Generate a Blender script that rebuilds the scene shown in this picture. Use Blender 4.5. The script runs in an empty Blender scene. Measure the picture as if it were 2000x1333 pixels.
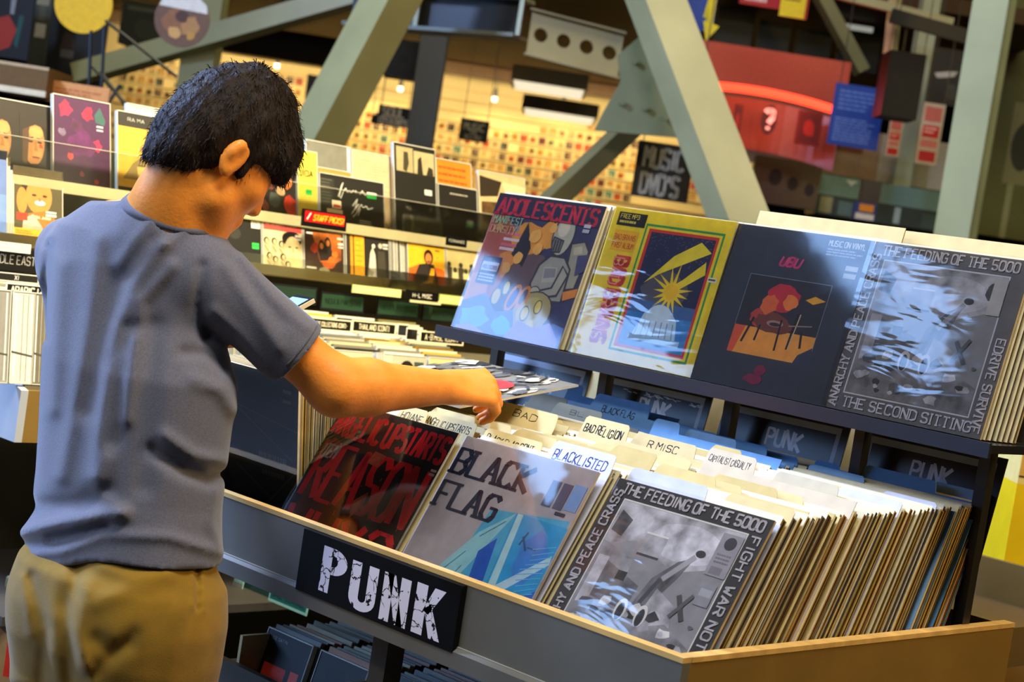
import bpy, math, random
import numpy as np
from mathutils import Matrix, Vector

sc = bpy.context.scene
COL = sc.collection
rnd = random.Random(7)

# ------------------------------------------------------------------ camera
CAM = np.array([0.0, 0.0, 1.52])
FPX = 3372.65
RC = np.array([[0.69979967, -0.15062256, 0.69827879],
               [0.69792389, -0.06418785, -0.71328968],
               [0.15225853, 0.98650533, 0.06020445]])
cd_ = bpy.data.cameras.new('camera')
cam = bpy.data.objects.new('camera', cd_)
COL.objects.link(cam)
sc.camera = cam
cd_.sensor_fit = 'HORIZONTAL'
cd_.sensor_width = 36.0
cd_.lens = FPX * 36.0 / 2000.0
cd_.clip_end = 200
cd_.clip_start = 0.05
cd_.dof.use_dof = True
cd_.dof.focus_distance = 2.95
cd_.dof.aperture_fstop = 6.5
m4 = Matrix.Identity(4)
for i in range(3):
    for j in range(3):
        m4[i][j] = RC[i, j]
    m4[i][3] = CAM[i]
cam.matrix_world = m4

# ------------------------------------------------------------------ world, exposure, lights
sc.view_settings.view_transform = 'Standard'
sc.view_settings.look = 'None'
sc.view_settings.gamma = 1.0
sc.view_settings.use_curve_mapping = False
sc.view_settings.exposure = 0.2
w = bpy.data.worlds.new('world')
sc.world = w
w.use_nodes = True
w.node_tree.nodes['Background'].inputs[0].default_value = (0.9, 0.85, 0.7, 1)
w.node_tree.nodes['Background'].inputs[1].default_value = 0.04


def light(name, kind, loc, energy, col, size=1.0, size_y=None, aim=None, spot=None, blend=0.5):
    l = bpy.data.lights.new(name, kind)
    l.energy = energy
    l.color = col
    if kind == 'AREA':
        l.shape = 'RECTANGLE'
        l.size = size
        l.size_y = size_y or size
    else:
        l.shadow_soft_size = size
    if kind == 'SPOT':
        l.spot_size = spot
        l.spot_blend = blend
    o = bpy.data.objects.new(name, l)
    COL.objects.link(o)
    o.location = loc
    if aim is not None:
        d = Vector(aim) - Vector(loc)
        o.rotation_euler = d.to_track_quat('-Z', 'Y').to_euler()
    return o


# added fills (neutral, one blue) and rack spots; warm lamp to the right
light('fill_light', 'AREA', (-2.6, -3.0, 5.6), 130, (1.0, 0.95, 0.90), 3.0, 0.6, (-2.2, 2.2, 1.0))  # fill added behind the camera to brighten what faces it
light('fill_light', 'AREA', (-6.6, 0.3, 5.0), 800, (0.42, 0.58, 1.0), 1.6, 0.8, (-2.6, 1.6, 1.2))  # added blue fill from the left for the shopper's back
light('warm_lamp', 'AREA', (1.4, 4.4, 4.2), 150, (1.0, 0.64, 0.24), 1.4, 1.0, (-1.6, 2.4, 1.1))
light('rack_fill', 'SPOT', (-1.9, 3.4, 4.0), 620, (1.0, 0.84, 0.54), 0.25, None, (-3.85, 3.0, 1.35), math.radians(74), 0.6)  # added spot, cone kept narrow to brighten the CD rack alone
light('rack_fill', 'SPOT', (-2.1, 1.6, 4.2), 420, (1.0, 0.86, 0.60), 0.25, None, (-3.9, 2.1, 1.35), math.radians(44), 0.6)  # second added spot, for the left part of the rack
light('fill_light', 'AREA', (-0.9, 1.2, 4.5), 120, (1.0, 0.95, 0.88), 1.8, 0.7, (-1.8, 1.9, 1.0))  # overhead fill added to brighten the album fronts in the bin
light('hall_lamp', 'AREA', (-4.5, 6.0, 8.4), 300, (1.0, 0.92, 0.62), 5.0, 4.0, (-6.5, 9.0, 2.0))
light('hall_lamp', 'AREA', (-2.0, 8.5, 7.6), 130, (1.0, 0.92, 0.62), 4.0, 3.0, (-2.0, 13.0, 2.5))


# ------------------------------------------------------------------ pixel to place
def ray(px, py):
    d = RC @ np.array([px - 1000.0, -(py - 666.5), -FPX])
    return d / np.linalg.norm(d)


FWD = RC @ np.array([0, 0, -1.0])


def onx(px, py, x):
    d = ray(px, py)
    return CAM + d * ((x - CAM[0]) / d[0])


def ony(px, py, y):
    d = ray(px, py)
    return CAM + d * ((y - CAM[1]) / d[1])


def onz(px, py, z):
    d = ray(px, py)
    return CAM + d * ((z - CAM[2]) / d[2])


def dep(px, py, t):
    d = ray(px, py)
    return CAM + d * (t / (d @ FWD))


def proj(P):
    c = RC.T @ (np.asarray(P, float) - CAM)
    return 1000 + FPX * c[0] / -c[2], 666.5 - FPX * c[1] / -c[2]


YAWV = math.atan2(0.698, 0.716)   # plates that face the aisle the picture was taken from
VR = np.array([math.cos(YAWV), math.sin(YAWV), 0.0])
VF = np.array([-math.sin(YAWV), math.cos(YAWV), 0.0])
UP = np.array([0, 0, 1.0])


# ------------------------------------------------------------------ colour and materials
def s2l(c):
    return tuple((x / 12.92 if x <= 0.04045 else ((x + 0.055) / 1.055) ** 2.4) for x in c)


def C(h):
    if not isinstance(h, str):
        return h
    return s2l([int(h[i:i + 2], 16) / 255.0 for i in (0, 2, 4)])


MATS = {}


def mat(name, rough=0.5, spec=0.5, metal=0.0, coat=0.0, bump=0.0, bscale=60.0, vary=0.0, vscale=12.0,
        emit=0.0, color=None, sheen=0.0, stretch=None, sss=0.0):
    if name in MATS:
        return MATS[name]
    m = bpy.data.materials.new(name)
    m.use_nodes = True
    nt = m.node_tree
    N, L = nt.nodes, nt.links
    b = N['Principled BSDF']
    b.inputs['Roughness'].default_value = rough
    b.inputs['Specular IOR Level'].default_value = spec
    b.inputs['Metallic'].default_value = metal
    b.inputs['Coat Weight'].default_value = coat
    b.inputs['Coat Roughness'].default_value = 0.12
    b.inputs['Sheen Weight'].default_value = sheen
    if sss:
        b.inputs['Subsurface Weight'].default_value = sss
        b.inputs['Subsurface Radius'].default_value = (0.02, 0.008, 0.004)
        b.inputs['Subsurface Scale'].default_value = 0.5
    if color is None:
        src = N.new('ShaderNodeAttribute')
        src.attribute_name = 'Col'
        out = src.outputs['Color']
    else:
        src = N.new('ShaderNodeRGB')
        src.outputs[0].default_value = (*C(color), 1)
        out = src.outputs[0]
    tc = N.new('ShaderNodeTexCoord')
    co = tc.outputs['Object']
    if stretch:
        mp = N.new('ShaderNodeMapping')
        mp.inputs['Scale'].default_value = stretch
        L.new(co, mp.inputs[0])
        co = mp.outputs[0]
    if vary:
        nz = N.new('ShaderNodeTexNoise')
        nz.inputs['Scale'].default_value = vscale
        nz.inputs['Detail'].default_value = 5
        L.new(co, nz.inputs['Vector'])
        mr = N.new('ShaderNodeMapRange')
        mr.inputs[1].default_value = 0.3
        mr.inputs[2].default_value = 0.7
        mr.inputs[3].default_value = 1 - vary
        mr.inputs[4].default_value = 1 + vary * 0.6
        L.new(nz.outputs['Fac'], mr.inputs[0])
        mx = N.new('ShaderNodeVectorMath')
        mx.operation = 'MULTIPLY'
        L.new(out, mx.inputs[0])
        L.new(mr.outputs[0], mx.inputs[1])
        out = mx.outputs[0]
    L.new(out, b.inputs['Base Color'])
    if emit:
        L.new(out, b.inputs['Emission Color'])
        b.inputs['Emission Strength'].default_value = emit
    if bump:
        nb = N.new('ShaderNodeTexNoise')
        nb.inputs['Scale'].default_value = bscale
        nb.inputs['Detail'].default_value = 4
        L.new(co, nb.inputs['Vector'])
        bp = N.new('ShaderNodeBump')
        bp.inputs['Strength'].default_value = bump
        bp.inputs['Distance'].default_value = 0.01
        L.new(nb.outputs['Fac'], bp.inputs['Height'])
        L.new(bp.outputs[0], b.inputs['Normal'])
    MATS[name] = m
    return m


def film_mat(name, base=0.05, rough=0.06, bump=0.3, bscale=14.0, stretch=(1, 1, 1), tint=(1, 1, 1)):
    if name in MATS:
        return MATS[name]
    m = bpy.data.materials.new(name)
    m.use_nodes = True
    nt = m.node_tree
    N, L = nt.nodes, nt.links
    N.remove(N['Principled BSDF'])
    tr = N.new('ShaderNodeBsdfTransparent')
    tr.inputs[0].default_value = (*tint, 1)
    gl = N.new('ShaderNodeBsdfGlossy')
    gl.inputs['Roughness'].default_value = rough
    mix = N.new('ShaderNodeMixShader')
    fr = N.new('ShaderNodeFresnel')
    fr.inputs[0].default_value = 1.5
    ma = N.new('ShaderNodeMath')
    ma.operation = 'MULTIPLY_ADD'
    ma.inputs[1].default_value = 1.5
    ma.inputs[2].default_value = base - 0.04
    L.new(fr.outputs[0], ma.inputs[0])
    tc = N.new('ShaderNodeTexCoord')
    mp = N.new('ShaderNodeMapping')
    mp.inputs['Scale'].default_value = stretch
    L.new(tc.outputs['Object'], mp.inputs[0])
    nz = N.new('ShaderNodeTexNoise')
    nz.inputs['Scale'].default_value = bscale
    nz.inputs['Detail'].default_value = 2
    nz.inputs['Distortion'].default_value = 0.6
    L.new(mp.outputs[0], nz.inputs['Vector'])
    bp = N.new('ShaderNodeBump')
    bp.inputs['Strength'].default_value = bump
    bp.inputs['Distance'].default_value = 0.012
    L.new(nz.outputs['Fac'], bp.inputs['Height'])
    L.new(bp.outputs[0], gl.inputs['Normal'])
    L.new(bp.outputs[0], fr.inputs['Normal'])
    L.new(ma.outputs[0], mix.inputs[0])
    L.new(tr.outputs[0], mix.inputs[1])
    L.new(gl.outputs[0], mix.inputs[2])
    L.new(mix.outputs[0], N['Material Output'].inputs[0])
    MATS[name] = m
    return m


PRINT = mat('printed_card', 0.5, 0.4, vary=0.12, vscale=40)
PAPER = mat('paper', 0.75, 0.3, vary=0.1, vscale=30)
PLAIN = mat('painted_surface', 0.5, 0.4, vary=0.12, vscale=9)
STEEL = mat('painted_steel', 0.42, 0.5, vary=0.16, vscale=2.5)
PLASTIC = mat('plastic', 0.3, 0.5, vary=0.08, vscale=20)
WOOD = mat('edge_wood', 0.5, 0.4, vary=0.25, vscale=30, stretch=(0.2, 1, 1))
PHOTO = mat('photo_print', 0.5, 0.4, vary=0.65, vscale=26)
MATTE = mat('matte_print', 0.8, 0.15, vary=0.05, vscale=20)
GLOW = mat('glowing', 0.5, 0.2, emit=1.0)
GLOW3 = mat('glowing_bright', 0.5, 0.2, emit=5.0)
FILM = film_mat('plastic_film', 0.05, 0.05, 0.05, 7)
WRAP = film_mat('crinkled_film', 0.05, 0.05, 0.08, 9, (0.8, 1, 2.6))
CASE = film_mat('clear_plastic', 0.05, 0.14, 0.05, 8, tint=(0.93, 0.94, 0.9))


# ------------------------------------------------------------------ mesh building
class MB:
    def __init__(s):
        s.v, s.f, s.c, s.m = [], [], [], []

    def face(s, pts, col, mi=0):
        n = len(s.v)
        s.v.extend([tuple(map(float, p)) for p in pts])
        s.f.append(tuple(range(n, n + len(pts))))
        s.c.append(C(col))
        s.m.append(mi)

    def obox(s, P, a, b, c, col, mi=0, cols=None):
        P, a, b, c = [np.asarray(q, float) for q in (P, a, b, c)]
        if np.dot(np.cross(a, b), c) < 0:
            a, b = b, a
        n = len(s.v)
        for k in (0, 1):
            for q in (P, P + a, P + a + b, P + b):
                s.v.append(tuple(q + c * k))
        F = [(0, 3, 2, 1), (4, 5, 6, 7), (0, 1, 5, 4), (1, 2, 6, 5), (2, 3, 7, 6), (3, 0, 4, 7)]
        for i, f in enumerate(F):
            s.f.append(tuple(n + q for q in f))
            s.c.append(C(cols[i]) if cols else C(col))
            s.m.append(mi)

    def box(s, x0, y0, z0, x1, y1, z1, col, mi=0):
        s.obox((x0, y0, z0), (x1 - x0, 0, 0), (0, y1 - y0, 0), (0, 0, z1 - z0), col, mi)

    def prism(s, pts, vec, col, mi=0, side=None):
        pts = [np.asarray(p, float) for p in pts]
        vec = np.asarray(vec, float)
        nrm = sum((np.cross(pts[i], pts[(i + 1) % len(pts)]) for i in range(len(pts))), np.zeros(3))
        if np.dot(nrm, vec) > 0:
            pts = pts[::-1]
        q = [p + vec for p in pts]
        s.face(pts, col, mi)
        s.face(q[::-1], col, mi)
        for i in range(len(pts)):
            j = (i + 1) % len(pts)
            s.face([pts[i], q[i], q[j], pts[j]][::-1], side or col, mi)

    def beam(s, p, q, w, h, col, roll=0.0, mi=0, cols=None):
        p, q = np.asarray(p, float), np.asarray(q, float)
        d = q - p
        L = np.linalg.norm(d)
        d /= L
        r = np.cross(d, UP)
        if np.linalg.norm(r) < 1e-3:
            r = VR.copy()
        r /= np.linalg.norm(r)
        u = np.cross(r, d)
        c_, s_ = math.cos(roll), math.sin(roll)
        r, u = r * c_ + u * s_, -r * s_ + u * c_
        s.obox(p - r * w / 2 - u * h / 2, r * w, u * h, d * L, col, mi, cols)

    def tube(s, pts, rad, col, n=10, mi=0, caps=True):
        pts = [np.asarray(p, float) for p in pts]
        k = len(pts)
        rs = rad if isinstance(rad, (list, tuple)) else [rad] * k
        base = len(s.v)
        for i, p in enumerate(pts):
            d = pts[min(i + 1, k - 1)] - pts[max(i - 1, 0)]
            d /= np.linalg.norm(d) + 1e-12
            a = np.cross(d, (0.12, 0.31, 0.94))
            if np.linalg.norm(a) < 1e-2:
                a = np.cross(d, (1, 0, 0))
            a /= np.linalg.norm(a)
            b = np.cross(d, a)
            for j in range(n):
                t = 2 * math.pi * j / n
                s.v.append(tuple(p + rs[i] * (a * math.cos(t) + b * math.sin(t))))
        for i in range(k - 1):
            for j in range(n):
                j2 = (j + 1) % n
                s.f.append((base + i * n + j, base + i * n + j2, base + (i + 1) * n + j2, base + (i + 1) * n + j))
                s.c.append(C(col))
                s.m.append(mi)
        if caps:
            for i in (0, k - 1):
                f = tuple(base + i * n + j for j in range(n))
                s.f.append(f[::-1] if i == 0 else f)
                s.c.append(C(col))
                s.m.append(mi)

    def mesh(s, name, mats, smooth=False, off=(0, 0, 0)):
        me = bpy.data.meshes.new(name)
        o = np.asarray(off, float)
        me.from_pydata([tuple(np.asarray(p) - o) for p in s.v], [], s.f)
        if not isinstance(mats, (list, tuple)):
            mats = [mats]
        for m in mats:
            me.materials.append(m)
        at = me.color_attributes.new('Col', 'FLOAT_COLOR', 'CORNER')
        buf = []
        for f, c in zip(s.f, s.c):
            buf += [c[0], c[1], c[2], 1.0] * len(f)
        at.data.foreach_set('color', buf)
        me.polygons.foreach_set('material_index', s.m)
        if smooth:
            me.polygons.foreach_set('use_smooth', [True] * len(s.f))
        me.update()
        return me

    def base(s):
        a = np.array(s.v)
        lo, hi = a.min(0), a.max(0)
        return np.array([(lo[0] + hi[0]) / 2, (lo[1] + hi[1]) / 2, lo[2]])

    def build(s, name, mats, parent=None, smooth=False, local=False):
        """one mesh object; vertices are world places unless local"""
        if local:
            off = np.zeros(3)
        elif parent is not None:
            off = np.array(WLOC[parent.name])
        else:
            off = s.base()
        o = bpy.data.objects.new(name, s.mesh(name, mats, smooth, off))
        COL.objects.link(o)
        if parent is not None:
            o.parent = parent
            WLOC[o.name] = off if not local else np.zeros(3)
        else:
            o.location = off
            WLOC[o.name] = off
        return o


WLOC = {}


def empty(name, loc, label, cat, group=None):
    o = bpy.data.objects.new(name, None)
    o.empty_display_size = 0.05
    COL.objects.link(o)
    o.location = loc
    WLOC[o.name] = np.asarray(loc, float)
    tag(o, label, cat, group)
    return o


LABELS = {}


def tag(o, label=None, cat=None, group=None, kind=None):
    if label:
        o['label'] = label
        LABELS[label] = LABELS.get(label, 0) + 1
    if cat:
        o['category'] = cat
    if group:
        o['group'] = group
    if kind:
        o['kind'] = kind
    return o


def nth(i):
    W = ['first', 'second', 'third', 'fourth', 'fifth', 'sixth', 'seventh', 'eighth', 'ninth', 'tenth', 'eleventh',
         'twelfth']
    if i <= 12:
        return W[i - 1]
    return '%d%s' % (i, {1: 'st', 2: 'nd', 3: 'rd'}.get(i % 10, 'th') if i % 100 not in (11, 12, 13) else 'th')


# ------------------------------------------------------------------ lettering (drawn strokes on a 4 x 6 grid)
GL = {'A': '002640 1232', 'B': '00063645443303 3342413000', 'C': '4536160501103041', 'D': '000626454120 2000',
      'E': '46060040 0333', 'F': '460600 0333', 'G': '45361605011030414323', 'H': '0006 4046 0343', 'I': '2026',
      'J': '4641301001', 'K': '0006 460340', 'L': '060040', 'M': '0006234640', 'N': '00064046',
      'O': '100105163645413010', 'P': '00063645443303', 'Q': '100105163645413010 2240', 'R': '00063645443303 2340',
      'S': '453616050413334241301001', 'T': '0646 2620', 'U': '060110304146', 'V': '062046', 'W': '0610233046',
      'X': '0640 4600', 'Y': '062346 2320', 'Z': '06460040', '0': '100105163645413010', '1': '152620',
      '2': '05163645440040', '3': '051636454433 13334241301001', '4': '30360242', '5': '460603334241301001',
      '6': '4536160501103041422303', '7': '064610', '8': '13040516364544331301023041423313', '9': '4344053616',
      "'": '2624', '!': '2622 2120', '.': '2021', '-': '1333', '(': '36252130', ')': '16252110',
      '?': '051636454422 2120', '&': '40051636340110 3042', ',': '2110', ':': '2122 2425', '/': '0046'}
NARROW = {'I': (1.3, 2.7), "'": (1.3, 2.7), '!': (1.2, 2.8), '.': (1.3, 2.7), '(': (0.6, 3.2), ')': (0.6, 3.2),
          ',': (1, 2.5), ':': (1.3, 2.7)}


def glyph_lines(ch):
    out = []
    for s in GL.get(ch, '').split():
        s = s[:len(s) // 2 * 2]
        out.append([(int(s[i]), int(s[i + 1])) for i in range(0, len(s), 2)])
    return out


class Art:
    """draws on a w x h rectangle; u to the right, v downwards, both 0..1; layers rise by a hair"""

    def __init__(s, mb, w, h, P0=None, ux=(1, 0, 0), uy=(0, 0, -1), n=(0, -1, 0), lift=0.00003, mi=0):
        s.mb, s.w, s.h = mb, w, h
        s.P0 = np.asarray(P0 if P0 is not None else (-w / 2, 0, h), float)
        s.ux, s.uy, s.n = np.asarray(ux, float) * w, np.asarray(uy, float) * h, np.asarray(n, float)
        s.k, s.lift, s.mi = 1, lift, mi
        s.flip = np.dot(np.cross(s.ux, s.uy), s.n) < 0

    def pt(s, u, v):
        return s.P0 + s.ux * u + s.uy * v + s.n * (s.k * s.lift)

    def up(s):
        s.k += 1
        return s

    def poly(s, pts, col, mi=None):
        if any(p[0] < 0 or p[0] > 1 or p[1] < 0 or p[1] > 1 for p in pts):
            for ax, lim, sg in ((0, 0.0, 1), (0, 1.0, -1), (1, 0.0, 1), (1, 1.0, -1)):
                out = []
                for i in range(len(pts)):
                    A, B = pts[i - 1], pts[i]
                    da, db = sg * (A[ax] - lim), sg * (B[ax] - lim)
                    if (da < 0) != (db < 0):
                        t = da / (da - db)
                        out.append((A[0] + (B[0] - A[0]) * t, A[1] + (B[1] - A[1]) * t))
                    if db >= 0:
                        out.append(B)
                pts = out
                if len(pts) < 3:
                    return s
        q = [s.pt(*p) for p in pts]
        a = sum(pts[i][0] * pts[(i + 1) % len(pts)][1] - pts[(i + 1) % len(pts)][0] * pts[i][1] for i in range(len(pts)))
        if (a < 0) != s.flip:
            q = q[::-1]
        s.mb.face(q, col, s.mi if mi is None else mi)
        return s

    def rect(s, u0, v0, u1, v1, col, mi=None):
        s.up()
        return s.poly([(u0, v0), (u1, v0), (u1, v1), (u0, v1)], col, mi)

    def P(s, pts, col, mi=None):
        s.up()
        if isinstance(pts, str):
            q = [float(x) for x in pts.split()]
            pts = list(zip(q[::2], q[1::2]))
        return s.poly(pts, col, mi)

    def ell(s, u, v, ru, rv, col, n=20, ang=0.0, mi=None):
        s.up()
        c_, s_ = math.cos(ang), math.sin(ang)
        return s.poly([(u + ru * math.cos(t) * c_ - rv * math.sin(t) * s_, v + ru * math.cos(t) * s_ + rv * math.sin(t) * c_)
                       for t in [2 * math.pi * i / n for i in range(n)]], col, mi)

    def blob(s, u, v, r, col, seed=0, n=14, j=0.35, sy=1.0, mi=None):
        s.up()
        g = random.Random(seed)
        return s.poly([(u + r * (1 - j * g.random()) * math.cos(t), v + sy * r * (1 - j * g.random()) * math.sin(t))
                       for t in [2 * math.pi * i / n for i in range(n)]], col, mi)

    def star(s, u, v, r, r2, col, n=16, seed=1):
        s.up()
        g = random.Random(seed)
        asp = s.w / s.h
        return s.poly([(u + (r * (0.6 + 0.4 * g.random()) if i % 2 else r2) * math.cos(t),
                        v + asp * (r * (0.6 + 0.4 * g.random()) if i % 2 else r2) * math.sin(t))
                       for i, t in [(i, math.pi * i / n) for i in range(2 * n)]], col)

    def line(s, u0, v0, u1, v1, wd, col, mi=None):
        """wd in metres"""
        s.up()
        return s._seg(u0, v0, u1, v1, wd, wd, col, mi)

    def _seg(s, u0, v0, u1, v1, wx, wy, col, mi=None):
        x0, y0, x1, y1 = u0 * s.w, v0 * s.h, u1 * s.w, v1 * s.h
        dx, dy = x1 - x0, y1 - y0
        L = math.hypot(dx, dy) or 1e-9
        wd = wx * abs(dy) / L + wy * abs(dx) / L
        nx, ny = -dy / L * wd / 2, dx / L * wd / 2
        return s.poly([((x0 + nx) / s.w, (y0 + ny) / s.h), ((x1 + nx) / s.w, (y1 + ny) / s.h),
                       ((x1 - nx) / s.w, (y1 - ny) / s.h), ((x0 - nx) / s.w, (y0 - ny) / s.h)], col, mi)

    def width(s, t, wf, gap):
        tot = 0
        for ch in t:
            a, b = NARROW.get(ch, (0, 4))
            tot += ((b - a) / 4 * wf + gap) if ch != ' ' else wf * 0.55
        return tot - gap

    def text(s, t, u, v, h, col, wt=0.14, wf=0.62, gap=0.2, fit=None, serif=False, ang=0.0, wob=0.0, mi=None, cut=None,
             slant=0.0, thin=None, seed=3):
        """baseline starts at (u, v); h letter height in metres; fit = total width in metres; wt stroke width / h"""
        s.up()
        g = random.Random(seed + len(t))
        if fit:
            base = s.width(t, wf, gap) * h
            k = fit / base
            wf, gap = wf * k, gap * k
        x = 0.0
        c_, s_ = math.cos(ang), math.sin(ang)
        wx = wt * h
        wy = wx * (thin if thin else 1.0)

        def W(px, py):
            px += slant * py
            return (u + (px * c_ + py * s_) / s.w, v + (px * s_ - py * c_) / s.h)
        for ch in t:
            if ch == ' ':
                x += wf * 0.55 * h
                continue
            a, b = NARROW.get(ch, (0, 4))
            sx = wf * h / 4
            oy = wob * h * (g.random() - 0.5)
            sc_ = 1 + wob * (g.random() - 0.5)
            for pl in glyph_lines(ch):
                q = [(x + (px - a) * sx + wx / 2 * 0, py / 6 * h * sc_ + oy) for px, py in pl]
                for (x0, y0), (x1, y1) in zip(q, q[1:]):
                    A, B = W(x0, y0), W(x1, y1)
                    if cut:
                        mx_, my_ = (A[0] + B[0]) / 2, (A[1] + B[1]) / 2
                        if cut(mx_, my_):
                            continue
                    s._seg(*A, *B, wx, wy, col, mi)
                if wt > 0.06:
                    for x0, y0 in q[1:-1]:
                        A = W(x0, y0)
                        s.poly([(A[0] + wx / 2 / s.w * math.cos(i * 0.785 + 0.39), A[1] + wy / 2 / s.h * math.sin(i * 0.785 + 0.39))
                                for i in range(8)], col, mi)
                if serif:
                    for (x0, y0), (x1, y1) in ((q[0], q[1]), (q[-1], q[-2])):
                        if abs(x1 - x0) < 0.75 * abs(y1 - y0):
                            A, B = W(x0 - wx * 1.0, y0), W(x0 + wx * 1.0, y0)
                            s._seg(*A, *B, wx, max(wy, wx * 0.45), col, mi)
            x += ((b - a) / 4 * wf + gap) * h
        return s

    def scrawl(s, u0, v0, u1, v1, col, rows=4, h=0.5, seed=1, wd=None):
        """lines of print too small to read"""
        s.up()
        g = random.Random(seed)
        dv = (v1 - v0) / rows
        for r in range(rows):
            u = u0
            e = u1 - g.random() * (u1 - u0) * 0.35
            while u < e:
                k = (0.03 + 0.07 * g.random()) * (u1 - u0) * 2
                va = v0 + dv * r
                s.poly([(u, va), (min(u + k, e), va), (min(u + k, e), va + dv * h), (u, va + dv * h)], col)
                u += k + 0.02 * (u1 - u0)
        return s


def put(o, loc, yaw=0.0, tilt=0.0):
    o.location = loc
    o.rotation_euler = (-tilt, 0, yaw)
    return o


def plate(name, w, h, t, draw, mats=None, back='8a8a80', face='d8d4c0', parent=None):
    """a card of real thickness standing on its local origin, printed on the side that faces local -Y"""
    mb = MB()
    mb.obox((-w / 2, 0, 0), (w, 0, 0), (0, t, 0), (0, 0, h), back)
    a = Art(mb, w, h)
    a.rect(0, 0, 1, 1, face)
    if draw:
        draw(a)
    return mb.build(name, mats or PRINT, parent, local=True)
# ================================================================== the punk record bin
ZF = 0.884                    # floor of the record bin
XC = [-2.65, -2.315, -1.98, -1.65]
YP = 1.93                     # front of the bin
XE = -1.46
LP = 0.315
GREY, WARM_OLIVE, EDGE = '62615a', '7c622c', 'd0ac68'  # olive carries the warm light falling on the right-facing panels


def xat(px, y, z):
    lo, hi = -6.0, 3.0
    for _ in range(40):
        m = (lo + hi) / 2
        if proj((m, y, z))[0] < px:
            lo = m
        else:
            hi = m
    return (lo + hi) / 2


def yat(px, x, z):
    lo, hi = 0.5, 9.0
    for _ in range(40):
        m = (lo + hi) / 2
        if proj((x, m, z))[0] < px:
            lo = m
        else:
            hi = m
    return (lo + hi) / 2


bin_ = empty('record_bin', (-2.16, 2.4, 0), 'long grey painted record bin with wooden rim holding the punk records', 'record bin')
def part(name, f, parent, mats=PLAIN, smooth=False):
    mb = MB()
    f(mb)
    return mb.build(name, mats, parent, smooth)


XL = -2.86
part('front_panel', lambda m: (m.box(XL, YP, 0.825, XE, YP + 0.018, 0.962, GREY),
                               m.obox((XL, YP - 0.004, 0.862), (XE - XL, 0, 0), (0, 0.004, 0), (0, 0, -0.004), '8f8f86'),
                               m.prism([(XL, YP, 0.862), (XL, YP - 0.012, 0.855), (XL, YP - 0.012, 0.828), (XL, YP, 0.825)], (XE - XL + 0.0, 0, 0), GREY)), bin_)
part('edge_strip', lambda m: m.box(XL, YP - 0.001, 0.962, XE, YP + 0.02, 0.970, EDGE), bin_, WOOD)
part('end_panel', lambda m: m.box(XE - 0.02, YP + 0.018, 0.815, XE, 2.88, 0.962, WARM_OLIVE), bin_)
part('end_panel', lambda m: m.box(XL, YP + 0.018, 0.815, XL + 0.02, 2.88, 0.962, WARM_OLIVE), bin_)
part('edge_strip', lambda m: m.box(XE - 0.021, YP + 0.02, 0.962, XE + 0.001, 2.88, 0.970, EDGE), bin_, WOOD)
part('edge_strip', lambda m: m.box(XL, YP + 0.02, 0.962, XL + 0.021, 2.88, 0.970, EDGE), bin_, WOOD)
part('back_panel', lambda m: m.box(XL + 0.02, 2.862, 0.80, XE - 0.02, 2.88, 0.965, '6a5a30'), bin_)
part('bin_floor', lambda m: m.box(XL + 0.02, YP + 0.018, ZF - 0.02, XE - 0.02, 2.862, ZF, '5a4a30'), bin_)
part('lower_shelf', lambda m: m.box(XL + 0.02, YP + 0.10, 0.53, XE - 0.02, 2.86, 0.55, '4a463c'), bin_)
for lx in (XL + 0.06, -2.16, XE - 0.1):
    for ly in (YP + 0.09, 2.80):
        part('leg', lambda m: m.box(lx - 0.02, ly - 0.02, 0.0, lx + 0.02, ly + 0.02, ZF - 0.02, '55534a'), bin_, STEEL)
for i in range(3):
    xd = (XC[i] + XC[i + 1]) / 2
    part('divider', lambda m: m.box(xd - 0.003, YP + 0.02, ZF, xd + 0.003, 2.86, ZF + 0.06, '8a5a28'), bin_, WOOD)

CRACK = mat('cracked_print', 0.5, 0.3)


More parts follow.
